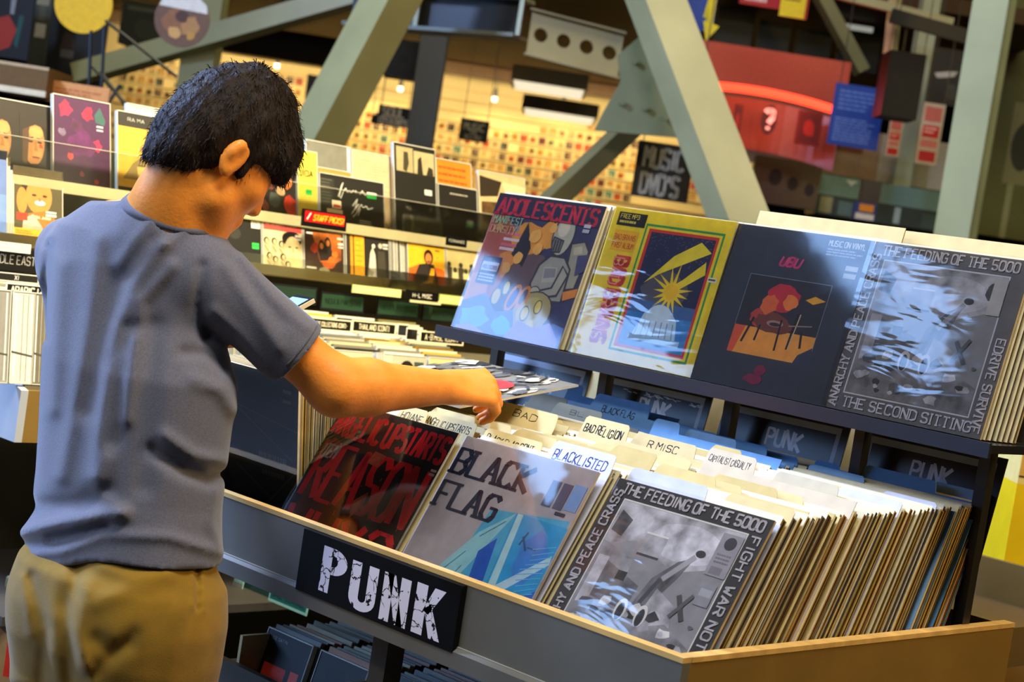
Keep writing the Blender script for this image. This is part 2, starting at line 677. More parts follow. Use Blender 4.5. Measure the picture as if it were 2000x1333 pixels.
def _crack(m):
    nt = m.node_tree
    N, L = nt.nodes, nt.links
    b = N['Principled BSDF']
    at = [n for n in N if n.type == 'ATTRIBUTE'][0]
    tc = N.new('ShaderNodeTexCoord')
    vo = N.new('ShaderNodeTexVoronoi')
    vo.feature = 'DISTANCE_TO_EDGE'
    vo.inputs['Scale'].default_value = 34
    nz = N.new('ShaderNodeTexNoise')
    nz.inputs['Scale'].default_value = 55
    nz.inputs['Detail'].default_value = 6
    ad = N.new('ShaderNodeVectorMath')
    ad.operation = 'MULTIPLY_ADD'
    ad.inputs[1].default_value = (0.02, 0.02, 0.02)
    L.new(nz.outputs['Color'], ad.inputs[0])
    L.new(tc.outputs['Object'], ad.inputs[2])
    L.new(ad.outputs[0], vo.inputs['Vector'])
    L.new(tc.outputs['Object'], nz.inputs['Vector'])
    a = N.new('ShaderNodeMath')
    a.operation = 'GREATER_THAN'
    a.inputs[1].default_value = 0.022
    L.new(vo.outputs['Distance'], a.inputs[0])
    c = N.new('ShaderNodeMath')
    c.operation = 'LESS_THAN'
    c.inputs[1].default_value = 0.64
    L.new(nz.outputs['Fac'], c.inputs[0])
    n2 = N.new('ShaderNodeTexNoise')
    n2.inputs['Scale'].default_value = 16
    L.new(tc.outputs['Object'], n2.inputs['Vector'])
    g = N.new('ShaderNodeMath')
    g.operation = 'LESS_THAN'
    g.inputs[1].default_value = 0.47
    L.new(n2.outputs['Fac'], g.inputs[0])
    o = N.new('ShaderNodeMath')
    o.operation = 'MAXIMUM'
    L.new(a.outputs[0], o.inputs[0])
    L.new(g.outputs[0], o.inputs[1])
    d = N.new('ShaderNodeMath')
    d.operation = 'MULTIPLY'
    L.new(o.outputs[0], d.inputs[0])
    L.new(c.outputs[0], d.inputs[1])
    mx = N.new('ShaderNodeVectorMath')
    mx.operation = 'MULTIPLY'
    L.new(at.outputs['Color'], mx.inputs[0])
    L.new(d.outputs[0], mx.inputs[1])
    L.new(mx.outputs[0], b.inputs['Base Color'])


_crack(CRACK)


def punk_letters(a):
    def seg(ch, pts):
        u0, u1, v0, v1 = {'P': (.15, .315, .145, .87), 'U': (.345, .515, .20, .945), 'N': (.55, .715, .195, .935), 'K': (.75, .92, .17, .93)}[ch]
        a.poly([(u0 + (u1 - u0) * x, v0 + (v1 - v0) * y) for x, y in pts], 'dcdae8', 1)
    a.up()
    # P: stem, bowl in convex pieces
    seg('P', [(0, 0), (.38, 0), (.38, 1), (0, 1)])
    ro, ri = [], []
    for i in range(13):
        t = math.pi * i / 12
        ro.append((.42 + .58 * math.sin(t), .29 - .29 * math.cos(t)))
        ri.append((.42 + .2 * math.sin(t), .29 - .12 * math.cos(t)))
    for i in range(12):
        seg('P', [ro[i], ro[i + 1], ri[i + 1], ri[i]])
    seg('P', [(.36, 0), (.43, 0), (.43, .17), (.36, .17)])
    seg('P', [(.36, .41), (.43, .41), (.43, .58), (.36, .58)])
    seg('U', [(0, 0), (.36, 0), (.36, .72), (0, .72)])
    seg('U', [(.64, 0), (1, 0), (1, .72), (.64, .72)])
    for i in range(10):
        t0, t1 = math.pi * i / 10, math.pi * (i + 1) / 10
        f = lambda t, r, q: (.5 - r * math.cos(t), .72 + q * math.sin(t))
        seg('U', [f(t0, .5, .28), f(t1, .5, .28), f(t1, .14, .09), f(t0, .14, .09)])
    seg('N', [(0, 0), (.36, 0), (.36, 1), (0, 1)])
    seg('N', [(.64, 0), (1, 0), (1, 1), (.64, 1)])
    seg('N', [(.12, 0), (.42, 0), (.88, 1), (.58, 1)])
    seg('K', [(0, 0), (.38, 0), (.38, 1), (0, 1)])
    seg('K', [(.62, 0), (1, 0), (.5, .56), (.3, .50)])
    seg('K', [(.34, .46), (.56, .34), (1, 1), (.62, 1)])


sg = plate('bin_sign', 0.405, 0.108, 0.012, punk_letters, [MATTE, CRACK], '060606', '030304')
put(sg, (-2.105, YP - 0.0135, 0.853))
tag(sg, 'black sign with large cracked white PUNK letters on front of the bin', 'sign')


# ---------------------------------------------------------------- display shelf above the bin
dsp = empty('display_shelf', (-2.07, 2.68, 0.97), 'black sloping display ledge above the punk bin carrying four facing albums', 'shelf')
ZD = 1.52 - 0.216
part('shelf_board', lambda m: m.box(-2.735, 2.56, ZD - 0.016, -1.39, 2.76, ZD - 0.002, '1b1c22'), dsp, PLASTIC)
part('front_lip', lambda m: m.box(-2.735, 2.553, ZD - 0.024, -1.39, 2.56, ZD + 0.001, '22242c'), dsp, PLASTIC)
TD = math.radians(14)
part('back_panel', lambda m: m.obox((-2.735, 2.705, ZD), (1.345, 0, 0), (0, 0.012, 0), (0, 0.24 * math.sin(TD), 0.24 * math.cos(TD)), '2a2620'), dsp)
for px_ in (-2.72, -2.39, -2.055, -1.748, -1.49):
    part('post', lambda m: m.box(px_ - 0.011, 2.728, ZF + 0.0, px_ + 0.011, 2.752, ZD - 0.016, '14151a'), dsp, STEEL)


# ---------------------------------------------------------------- album fronts
def art_flames(a):
    R = a.rect
    R(0, 0, 1, 1, '4a4870')
    a.blob(.1, .5, .28, 'c06a58', 5, 16, .3, 1.5).blob(.05, .78, .2, 'e0a070', 6, 14, .3, 1.2)
    a.blob(.42, .33, .20, 'f0a848', 11, 18, .3, .9).blob(.6, .25, .12, 'f0b050', 12, 16, .3).blob(.3, .48, .12, 'eaa04a', 13, 14)
    a.blob(.52, .58, .23, '7a6468', 14, 16, .2, .9)
    a.P('.3 .42 .36 .18 .46 .36 .44 .5', '3a3640')
    a.rect(.19, .27, .33, .29, 'e88a9a').rect(.18, .31, .33, .33, 'e8e0ea').rect(.17, .35, .32, .37, 'e07a8c').rect(.17, .38, .31, .40, 'e8e0ea')
    a.ell(.66, .17, .04, .03, 'c88a9a').ell(.27, .24, .025, .025, '9aa0b8').ell(.1, .24, .03, .03, 'e0b060')
    O = '4c4a54'
    # a pale suited diver with a tank on the back
    a.P('.80 .28 .93 .25 .99 .32 .97 .60 .86 .62', O).P('.82 .29 .92 .265 .975 .325 .955 .58 .87 .60', 'b4b09c').P('.84 .31 .91 .29 .93 .34 .86 .36', 'd0ccb4')
    a.P('.58 .46 .66 .38 .80 .38 .88 .46 .90 .70 .62 .72 .56 .60', O).P('.60 .465 .67 .395 .79 .395 .865 .465 .88 .685 .63 .705 .575 .60', 'b0aea4').P('.64 .47 .76 .46 .78 .56 .66 .58', 'c4c2b4').P('.65 .48 .75 .47 .765 .53 .665 .55', '9a98a0')
    a.ell(.715, .235, .098, .152, O).ell(.715, .235, .088, .142, 'c8c6b4').ell(.70, .19, .05, .06, 'e0dcc8').P('.635 .25 .74 .27 .735 .36 .66 .37 .63 .31', O).P('.645 .262 .73 .28 .725 .35 .665 .355 .642 .31', '7e7e80')
    for k in range(3):
        a.line(.662 + .024 * k, .275, .668 + .022 * k, .35, .0028, '34343a')
    a.P('.80 .44 .88 .50 .84 .66 .66 .70 .64 .64 .76 .60', O).P('.81 .455 .865 .505 .825 .645 .67 .685 .655 .65 .775 .61', 'bcbaac')
    a.P('.40 .76 .62 .62 .64 .68 .44 .82', O).P('.41 .765 .62 .635 .63 .67 .44 .805', '8a7a72').ell(.63, .65, .05, .04, O).ell(.63, .65, .042, .033, 'ccc8b4')
    a.ell(.66, .80, .185, .155, O, ang=-.4).ell(.66, .80, .175, .145, 'bcae72', ang=-.4).ell(.65, .79, .12, .10, 'cfc47a', ang=-.4).ell(.61, .81, .04, .055, O).ell(.61, .81, .032, .047, 'eede6a').ell(.71, .75, .036, .05, O).ell(.71, .75, .028, .043, 'eede6a').ell(.69, .88, .034, .034, 'eede6a')
    a.ell(.3, .73, .045, .065, O).ell(.3, .73, .037, .056, 'e8d86a').ell(.37, .66, .035, .055, O).ell(.37, .66, .027, .047, 'e8d86a')
    a.ell(.46, .72, .052, .105, 'e8a050', ang=.3).ell(.46, .72, .03, .078, '5a5ab0', ang=.3).ell(.55, .70, .045, .085, 'e8a050', ang=.3).ell(.55, .70, .025, .06, '6a6078', ang=.3)
    a.P('.88 .62 1 .58 1 .64 .9 .68', 'e89a48').P('.9 .36 1 .34 1 .46 .93 .5', '5c5a84')
    for u_, v_, r_ in ((.47, .27, .06), (.53, .36, .05), (.61, .2, .04), (.38, .44, .05), (.30, .52, .05)):
        a.blob(u_, v_, r_, 'f6c46a', int(u_ * 100), 10, .3)
    a.P('0 .8 .2 .72 .34 .84 .5 .8 .56 .93 .8 .94 .9 .84 1 .86 1 1 0 1', '6a8ce0')  # blue and lilac foot: sleeve glare put into the print
    a.blob(.16, .9, .17, '78c8f0', 21, 14, .4, .6).blob(.44, .92, .13, '60c8f0', 22, 14, .4, .6).blob(.7, .96, .12, '78d8f4', 23, 12, .4, .5)
    a.P('.5 .98 .58 .86 .74 .9 .86 .84 .98 .95 .98 1 .5 1', 'b0a0ea').P('.02 .98 .14 .95 .3 .99 .3 1 .02 1', 'c0b0ee')
    a.rect(.0, .0, 1, .155, '3c3a58')
    a.text('ADOLESCENTS', .035, .145, .036, 'e04058', wt=.2, fit=.292, serif=True, thin=.6)
    a.text('MANIFEST', .03, .215, .0165, 'b8e0b8', wt=.15, fit=.088, serif=True, thin=.6)
    a.text('DENSITY', .03, .285, .0165, 'e8c8a0', wt=.15, fit=.076, serif=True, thin=.6)
    a.rect(.06, .46, .24, .66, '2a3a6a').rect(.07, .5, .23, .565, 'dcdcf0')
    a.text('ADOLESCENTS', .08, .55, .008, '4a5a9a', fit=.044, wt=.16)
    a.scrawl(.075, .585, .23, .65, 'c8d0f0', 3, .6, 3)
    a.rect(.87, .14, .93, .165, 'dcdce8').rect(.87, .175, .93, .2, 'c8c8d8')


def art_yellow(a):
    a.rect(0, 0, 1, 1, 'f2dc28')
    a.rect(.3, .085, .94, .93, '2f9a4a').rect(.315, .1, .925, .915, 'f2dc28').rect(.335, .115, .905, .9, 'd83a2a').rect(.36, .135, .885, .88, '2c2c50')
    g = random.Random(4)
    for i in range(110):
        u, v = .365 + .5 * g.random(), .14 + .2 * g.random() ** 1.5
        a.poly([(u, v), (u + .012, v), (u + .012, v + .005), (u, v + .005)], '6c6c98')
    a.blob(.6, .5, .2, '5a5862', 31, 16, .2, .7).rect(.36, .62, .885, .88, '3a8ad0').rect(.36, .58, .885, .66, '4a70a8')  # blue lower band is reflected light on the sleeve, painted in
    a.P('.78 .16 .88 .22 .52 .4 .42 .47 .6 .27', 'f2e030').P('.86 .28 .88 .36 .68 .5 .66 .47', 'f2e030')
    a.star(.66, .50, .21, .06, 'f4d828', 15, 4).ell(.66, .5, .055, .05, 'f0c820')
    a.P('.45 .8 .5 .66 .6 .6 .68 .6 .77 .68 .8 .8', 'c0dcf0').rect(.42, .8, .84, .84, 'a8d0f0').ell(.62, .67, .1, .08, 'cfe6f6')
    for k in range(7):
        a.line(.48 + .045 * k, .7, .47 + .05 * k, .8, .002, '6aa0d0')
    a.text('BAD BRAINS', .135, .33, .036, 'e0503a', wt=.24, fit=.178, ang=math.pi / 2)
    a.text('BAD BRAINS', .128, .335, .026, 'f0b0a0', wt=.07, fit=.172, ang=math.pi / 2)
    a.rect(.05, .03, .29, .12, '1c1a14')
    a.text('FREE MP3', .07, .07, .009, 'e8d850', fit=.05).scrawl(.07, .085, .28, .112, 'd8c850', 1, .6, 2)
    a.rect(.06, .15, .26, .29, 'f0c020')
    a.text('BAD BRAINS', .07, .215, .011, 'd06a20', fit=.056).text('FIRST ALBUM', .07, .27, .011, 'd06a20', fit=.056)
    a.rect(.91, .37, .98, .40, 'e8e8e0').rect(.915, .378, .97, .39, '5a5a50')


def art_steel(a):
    a.rect(0, 0, 1, 1, '3c404e')
    a.rect(.22, .30, .81, .79, '32303c')
    a.rect(.22, .62, .81, .79, 'f0a848').P('.7 .79 .72 .74 .81 .68 .81 .79', '3a4058')
    a.P('.22 .62 .3 .62 .26 .79 .22 .79', 'e0603a')
    a.blob(.5, .42, .13, 'c83040', 41, 18, .25, .8).blob(.42, .47, .07, 'e0703a', 42).blob(.56, .44, .06, 'f08a40', 43).blob(.36, .56, .06, 'c04a40', 44)
    a.blob(.48, .58, .16, '7a4238', 45, 18, .3, .45).ell(.5, .58, .06, .02, 'b08a80').ell(.5, .585, .04, .012, '40303a')
    a.P('.66 .41 .72 .38 .8 .4 .72 .43', 'f0b030')
    for x0, y0, x1, y1 in ((.34, .56, .3, .72), (.4, .6, .39, .7), (.54, .55, .55, .74), (.64, .5, .63, .72), (.7, .6, .72, .7)):
        a.line(x0, y0, x1, y1, .004, '2a2028')
    a.line(.66, .5, .64, .72, .002, 'd8c8a0').line(.6, .58, .76, .56, .002, 'a09080')
    for (x0, y0, x1, y1) in ((.22, .30, .81, .30), (.22, .30, .22, .62), (.81, .30, .81, .70)):
        a.line(x0, y0, x1, y1, .0012, '8a92a0')
    a.blob(.47, .2, .07, '8a2a50', 46, 12, .3, .45).text('UBU', .40, .225, .018, 'e0508a', wt=.2, fit=.045, slant=.3)
    a.blob(.5, .87, .05, '8a2a50', 47, 12, .3, .7).blob(.47, .93, .08, '8a2a50', 48, 12, .3, .45)
    a.rect(.68, .02, .97, .14, '20242c')
    a.text('MUSIC ON VINYL', .70, .065, .011, 'd8dce4', wt=.16, fit=.08).scrawl(.7, .08, .95, .13, 'a8acb8', 3, .5, 5)
    a.rect(.86, .17, .945, .2, 'd8d8dc').rect(.86, .215, .945, .245, 'c8c8cc')


def grey_collage(a, tone=1.0, base=74):
    def g(v):
        v = int(max(0, min(255, v * tone)))
        return '%02x%02x%02x' % (v, v, min(255, int(v * 1.06)))
    a.rect(0, 0, 1, 1, g(base))
    a.rect(.1, .1, .9, .9, g(222)).rect(.108, .108, .892, .892, g(142))
    P = 1
    a.P('.11 .11 .89 .11 .89 .3 .6 .4 .3 .3 .11 .36', g(176), mi=P)
    a.blob(.6, .24, .24, g(196), 51, 18, .2, .5, mi=P).blob(.25, .2, .13, g(186), 52, 14, .3, .7, mi=P).blob(.83, .2, .06, g(70), 53, 12, .3, 1, mi=P)
    a.P('.11 .34 .34 .4 .36 .6 .11 .62', g(148), mi=P).P('.13 .16 .22 .2 .2 .3 .12 .28', g(96), mi=P)
    a.rect(.34, .24, .48, .36, g(168), mi=P).line(.34, .36, .48, .36, .004, g(70)).line(.34, .24, .48, .24, .003, g(215))
    a.rect(.13, .42, .2, .74, g(188), mi=P).P('.2 .44 .45 .52 .44 .66 .2 .64', g(118), mi=P).rect(.29, .47, .35, .52, g(64))
    a.P('.46 .62 .5 .46 .6 .34 .68 .3 .64 .42 .56 .6', g(112), mi=P).P('.56 .5 .7 .56 .74 .7 .52 .72', g(170), mi=P)
    a.ell(.7, .27, .03, .02, g(60)).line(.68, .29, .56, .45, .007, g(160)).line(.55, .45, .5, .6, .006, g(80))
    a.P('.11 .7 .3 .64 .5 .74 .7 .66 .89 .74 .89 .89 .11 .89', g(134), mi=P)
    rg = random.Random(8)
    for i in range(34):
        u, v = .14 + .72 * rg.random(), .62 + .24 * rg.random()
        a.blob(u, v, .02 + .04 * rg.random(), g(rg.choice((66, 96, 150, 190, 206))), 60 + i, 8, .5, .7, mi=P)
    for u in (.42, .55):
        a.ell(u, .66, .035, .06, g(212)).ell(u, .67, .022, .048, g(58))
    a.line(.7, .5, .78, .62, .006, g(80)).line(.78, .48, .7, .62, .005, g(96))


def art_grey(a):
    grey_collage(a, 1.22, 58)
    k = dict(wt=.17, mi=0)
    a.text('THE FEEDING OF THE 5000', .07, .078, .0185, 'dcdae6', fit=.282, **k)
    a.text('ANARCHY AND PEACE CRASS', .078, .97, .0165, 'dcdae6', fit=.285, ang=-math.pi / 2, **k)
    a.text('FIGHT WAR NOT WARS', .925, .11, .0165, 'dcdae6', fit=.27, ang=math.pi / 2, **k)
    a.rect(.77, .13, .895, .36, 'b6b4c2').ell(.835, .18, .035, .035, '565660').scrawl(.79, .24, .88, .30, '8a8896', 3, .5, 3)
    a.rect(.79, .31, .86, .35, '9a98a6').rect(.79, .40, .88, .52, 'aeb0be').rect(.80, .43, .87, .47, 'c8ccd8')


def art_grey_display(a):
    grey_collage(a, 1.0, 104)  # border tone lightened to stand for haze on the sleeve
    k = dict(wt=.15, mi=0, serif=True)
    a.text('THE FEEDING OF THE 5000', .08, .075, .0175, 'e0dee6', fit=.27, **k)
    a.text('ANARCHY AND PEACE CRASS', .078, .98, .0165, 'dcdae6', fit=.285, ang=-math.pi / 2, **k)
    a.text('EDRIVE SURVIVE', .93, .45, .0165, 'dcdae6', fit=.165, ang=math.pi / 2, **k)
    a.text('THE SECOND SITTING', .12, .975, .0175, 'dfe2f2', fit=.255, **k)
    a.rect(.82, .12, .9, .33, 'bcbabc')


def art_flag(a):
    a.rect(0, 0, 1, 1, 'c2bcc4')
    a.P('.44 .36 .98 .30 .99 .97 .80 1 .2 1 .26 .8 .4 .62', '58bfe8')
    a.P('.2 1 .26 .8 .44 .5 .62 .34 .46 .75 .38 1', 'a6e0ee')
    a.P('.62 .34 .99 .34 .99 .98 .6 1 .66 .76', '38b0ea')
    a.P('.5 .6 .58 .5 .64 .78 .66 .9 .58 .98 .54 .8', '2a6ad8').blob(.86, .55, .12, '4a98ea', 71, 14, .3, 1.4).P('.6 1 .7 .84 .86 .8 .99 .7 .99 1', '3a72e0')
    a.P('.63 .34 .67 .34 .73 .78 .68 .8', 'c6ecf4').P('.66 .8 .98 .5 .99 .55 .74 .8', 'cdeaf6')
    a.P('.52 .97 .6 .83 .72 .77 .78 .82 .76 .98 .68 .86 .56 1', 'd2ecf6')
    a.line(.74, .45, .80, .52, .003, '1a6a9a').line(.76, .42, .74, .5, .003, '1a6a9a').line(.8, .5, .86, .5, .0025, '1a6a9a')
    for i in range(16):
        v = .5 + .03 * i
        a.line(.84 + .02 * math.sin(i), v, .98, v - .05, .0012, '7ad0f4')
    for (x0, y0, x1, y1) in ((.3, .8, .42, .62), (.28, .9, .4, .86), (.34, .96, .44, .7), (.46, .52, .58, .4)):
        a.line(x0, y0, x1, y1, .001, '6ab4cc')
    a.text('BLACK', .025, .225, .046, '26304e', wt=.2, fit=.182, serif=True, thin=.55)
    a.text('FLAG', .025, .43, .046, '26304e', wt=.2, fit=.142, serif=True, thin=.55)
    a.rect(.745, .11, .81, .26, '5c607c').rect(.825, .11, .89, .26, '666a88').rect(.9, .1, .985, .25, '8ab4ea').rect(.86, .27, .93, .29, '44465a')
    a.scrawl(.08, .83, .25, .88, 'a09a9c', 2, .3, 3)


def art_red(a):
    a.rect(0, 0, 1, 1, '1c100c')
    a.P('0 0 .42 0 .4 .14 .05 .2 0 .18', '6a4238', mi=1)
    a.text('ANGELIC UPSTARTS', .02, .205, .05, 'fa202c', wt=.15, fit=.302)
    a.text('REASON', .05, .62, .112, 'fa1a2a', wt=.135, fit=.285, thin=.5)
    a.text('WHY?', .05, .995, .098, 'fa1e2c', wt=.15, fit=.285, thin=.5)
    a.blob(.1, .3, .075, '9a2a2c', 81, 14, .15).text('ITEM', .03, .36, .026, 'c8b8ae', wt=.16, fit=.04, slant=.2)
    a.P('.46 .24 .56 .25 .54 .33 .44 .32', 'd8643a', mi=1).P('.5 .56 .58 .48 .6 .58 .54 .66', 'e0643a', mi=1)
    a.rect(.945, .245, .99, .26, 'd0c8c0').rect(.945, .27, .99, .285, 'c0b8b0')
    g = random.Random(5)
    for i in range(40):
        u, v = .1 + .85 * g.random(), .3 + .65 * g.random()
        a.line(u, v, u + .02 * (g.random() - .3), v + .06 * (g.random() - .5), .0011, 'd85a50')


def art_black(a):
    a.rect(0, 0, 1, 1, '151713')
    for p in ((0, .2, 1, .32), (.5, 1, 1, .55), (0, .1, .95, .5), (.4, .62, .98, .86)):
        a.line(*p, .0014, '4a4c42')
    a.scrawl(.62, .5, .92, .56, '5a5a50', 1, .6, 3).scrawl(.66, .6, .9, .65, '4a4a42', 1, .6, 4).rect(.72, .8, .96, .86, '5a584c')
    a.rect(.0, .97, .4, 1, '6a7a9a')
    a.rect(.85, .08, .93, .1, '6a6a60').rect(.85, .14, .93, .16, '6a6a60')


def art_held(a):
    a.rect(0, 0, 1, 1, '6a685e')
    g = random.Random(3)
    for i in range(120):
        a.blob(g.random() * .94 + .03, g.random() * .94 + .03, .02 + .07 * g.random(), g.choice(['0c0c0e', '16161a', 'd4d0bc', '4a4844', '1c1c20', 'b8b4a2', '5e5c54']), 90 + i, 9, .6, 1.6)
    for i in range(26):
        u, v = .05 + .9 * g.random(), .05 + .9 * g.random()
        a.line(u, v, u + .2 * (g.random() - .5), v + .3 * (g.random() - .5), .005, g.choice(['0c0c0e', 'c8c4b2']))
    a.ell(.70, .46, .15, .13, 'e0180a').line(.0, .94, 1, .94, .006, 'c8c4b0')


RECMATS = [PRINT, PHOTO]


def album(name, draw, label, loc, tilt, t=0.005, w=LP, edge='c8c0a8', group=None, film=FILM, mats=RECMATS, yaw=0.0):
    root = empty(name, (0, 0, 0), label, 'record', group)
    j = plate('jacket', w, w, t, draw, mats, edge, 'cccccc', parent=root)
    mb = MB()
    f = 0.004
    # a clear outer bag a touch wider than the jacket, its front sheet standing 1.5 mm off
    n = 10
    for i in range(n):
        for k in range(n):
            u0, u1, v0, v1 = [-w / 2 - f + (w + 2 * f) * q / n for q in (i, i + 1)] + [(w + f) * q / n for q in (k, k + 1)]
            mb.face([(u0, -.0040, v0), (u1, -.0040, v0), (u1, -.0040, v1), (u0, -.0040, v1)], 'ffffff')
    b = mb.build('plastic_sleeve', film, root, local=True)
    put(root, loc, yaw, tilt)
    return root


T30, T14 = math.radians(30), math.radians(14)
dz = ZD + 0.0005
FRONT = {}
album('record_album', art_flames, 'album lettered ADOLESCENTS with pale diver and orange clouds on the upper ledge', (-2.556, 2.585, dz), math.radians(15), film=FILM)
album('record_album', art_yellow, 'yellow album lettered BAD BRAINS with green and red frame on the upper ledge', (-2.207, 2.588, dz), math.radians(12.6), film=WRAP)
album('record_album', art_steel, 'slate blue album with small orange stage photo on the upper ledge', (-1.898, 2.588, dz), T14, film=FILM)
album('record_album', art_grey_display, 'grey collage album lettered THE SECOND SITTING at the end of the upper ledge', (-1.588, 2.592, dz), T14, film=WRAP)
album('record_album', art_red, 'black album with huge red REASON lettering at the front of the bin', (-2.317, 1.962, ZF + .001), math.radians(28), film=FILM)
album('record_album', art_flag, 'pale album lettered BLACK FLAG with blue figures at the front of the bin', (-1.982, 1.962, ZF + .001), math.radians(28), film=FILM)
album('record_album', art_grey, 'grey collage album lettered FEEDING OF THE 5000 at the front of the bin', (-1.65, 1.984, ZF + .001), T30, film=WRAP)
album('record_album', art_black, 'black album with thin grey lines fronting the upright stack behind the shopper', (-2.65, 2.055, ZF + .001), math.radians(-9), film=FILM)

# ---------------------------------------------------------------- the records filed behind, and the divider cards
VAR = {}
PAL = {'golden': ('c0983a', 'c4a65a'), 'khaki': ('94803c', 'a89a60'), 'black': ('1a1814', '2a2822'), 'grey': ('77766e', '8a897e'),
       'cream': ('ccb878', 'ccb87c'), 'brown': ('6a4a24', '80602e'), 'orange': ('d07a20', 'd88a30'), 'white': ('c4beac', 'c8c2b0'),
       'tan': ('b08240', 'b8946a'), 'dark grey': ('3c3a38', '4c4a46'), 'yellow': ('d8a820', 'e4b830'), 'rust': ('a04a24', 'b05a30'),
       'slate': ('50586a', '6a7284')}


def rec_mesh(cn, t):
    k = (cn, round(t, 4))
    if k not in VAR:
        mb = MB()
        e, f = PAL[cn]
        mb.obox((-LP / 2, 0, 0), (LP, 0, 0), (0, t, 0), (0, 0, LP), e, cols=[f, f, f, e, f, e])
        # open mouth of the jacket on the spine side: two thin boards
        mb.obox((LP / 2 - .001, t * .3, .002), (.0016, 0, 0), (0, t * .4, 0), (0, 0, LP - .004), '2a2418' if cn != 'black' else '8a8470')
        mb.obox((-LP / 2, -.0006, 0), (LP, 0, 0), (0, .0004, 0), (0, 0, LP + .003), 'd6caa0')
        VAR[k] = mb.mesh('record_jacket', PRINT)
    return VAR[k]


def rec(cn, t, loc, tilt, label, group, yaw=0.0):
    o = bpy.data.objects.new('record', rec_mesh(cn, t))
    COL.objects.link(o)
    put(o, loc, yaw, tilt)
    tag(o, label, 'record', group)
    return o


def tilt_at(yb):
    return math.radians(30 - 8.5 * min(1, max(0, (yb - 1.985) / 0.67)))


# ordered by base y: cards are put in between
CARDS = []     # (column, base y)


def card(colm, pxl, pyl, pxr, yb, color, text, ink, label, h=0.014, wt=0.11, bl=0.4, tabh=0.026, name='divider_card', fitk=0.86, wob=0.18):
    """yb: where the card stands in the bin; its top edge is where the sight line meets the card's leaning plane"""
    th = tilt_at(yb)
    nrm = np.array([0, -math.cos(th), math.sin(th)])
    d = ray(pxl, pyl)
    P = CAM + d * (nrm @ (np.array([0, yb, ZF + .001]) - CAM) / (nrm @ d))
    x0, yt, zt = P
    x1 = xat(pxr, yt, zt)
    H = (zt - ZF - .001) / math.cos(th)
    xc = XC[colm]
    a0, a1 = x0 - xc, x1 - xc
    Hb = H - tabh
    W = 0.157
    a0, a1 = max(a0, -W), min(a1, W)
    s = 0.006
    pts = [(-W, 0, 0), (W, 0, 0), (W, 0, Hb)]
    if a1 + s < W:
        pts += [(a1 + s, 0, Hb)]
    pts += [(a1, 0, H - .005), (a1 - .005, 0, H), (a0 + .005, 0, H), (a0, 0, H - .005)]
    if a0 - s > -W:
        pts += [(a0 - s, 0, Hb)]
    pts += [(-W, 0, Hb)]
    mb = MB()
    mb.prism(pts, (0, .0014, 0), color)
    if text:
        a = Art(mb, a1 - a0, H, P0=(a0, 0, H))
        lw = fitk * (a1 - a0)
        a.text(text, .5 - fitk / 2, (tabh * bl + h) / H, h, ink, wt=wt, fit=lw, wob=wob)
    o = mb.build(name, PAPER, local=True)
    put(o, (xc, yb, ZF + .001), 0, th)
    tag(o, label, 'divider card', 'divider cards in the punk bin')
    CARDS.append((colm, yb))
    return o


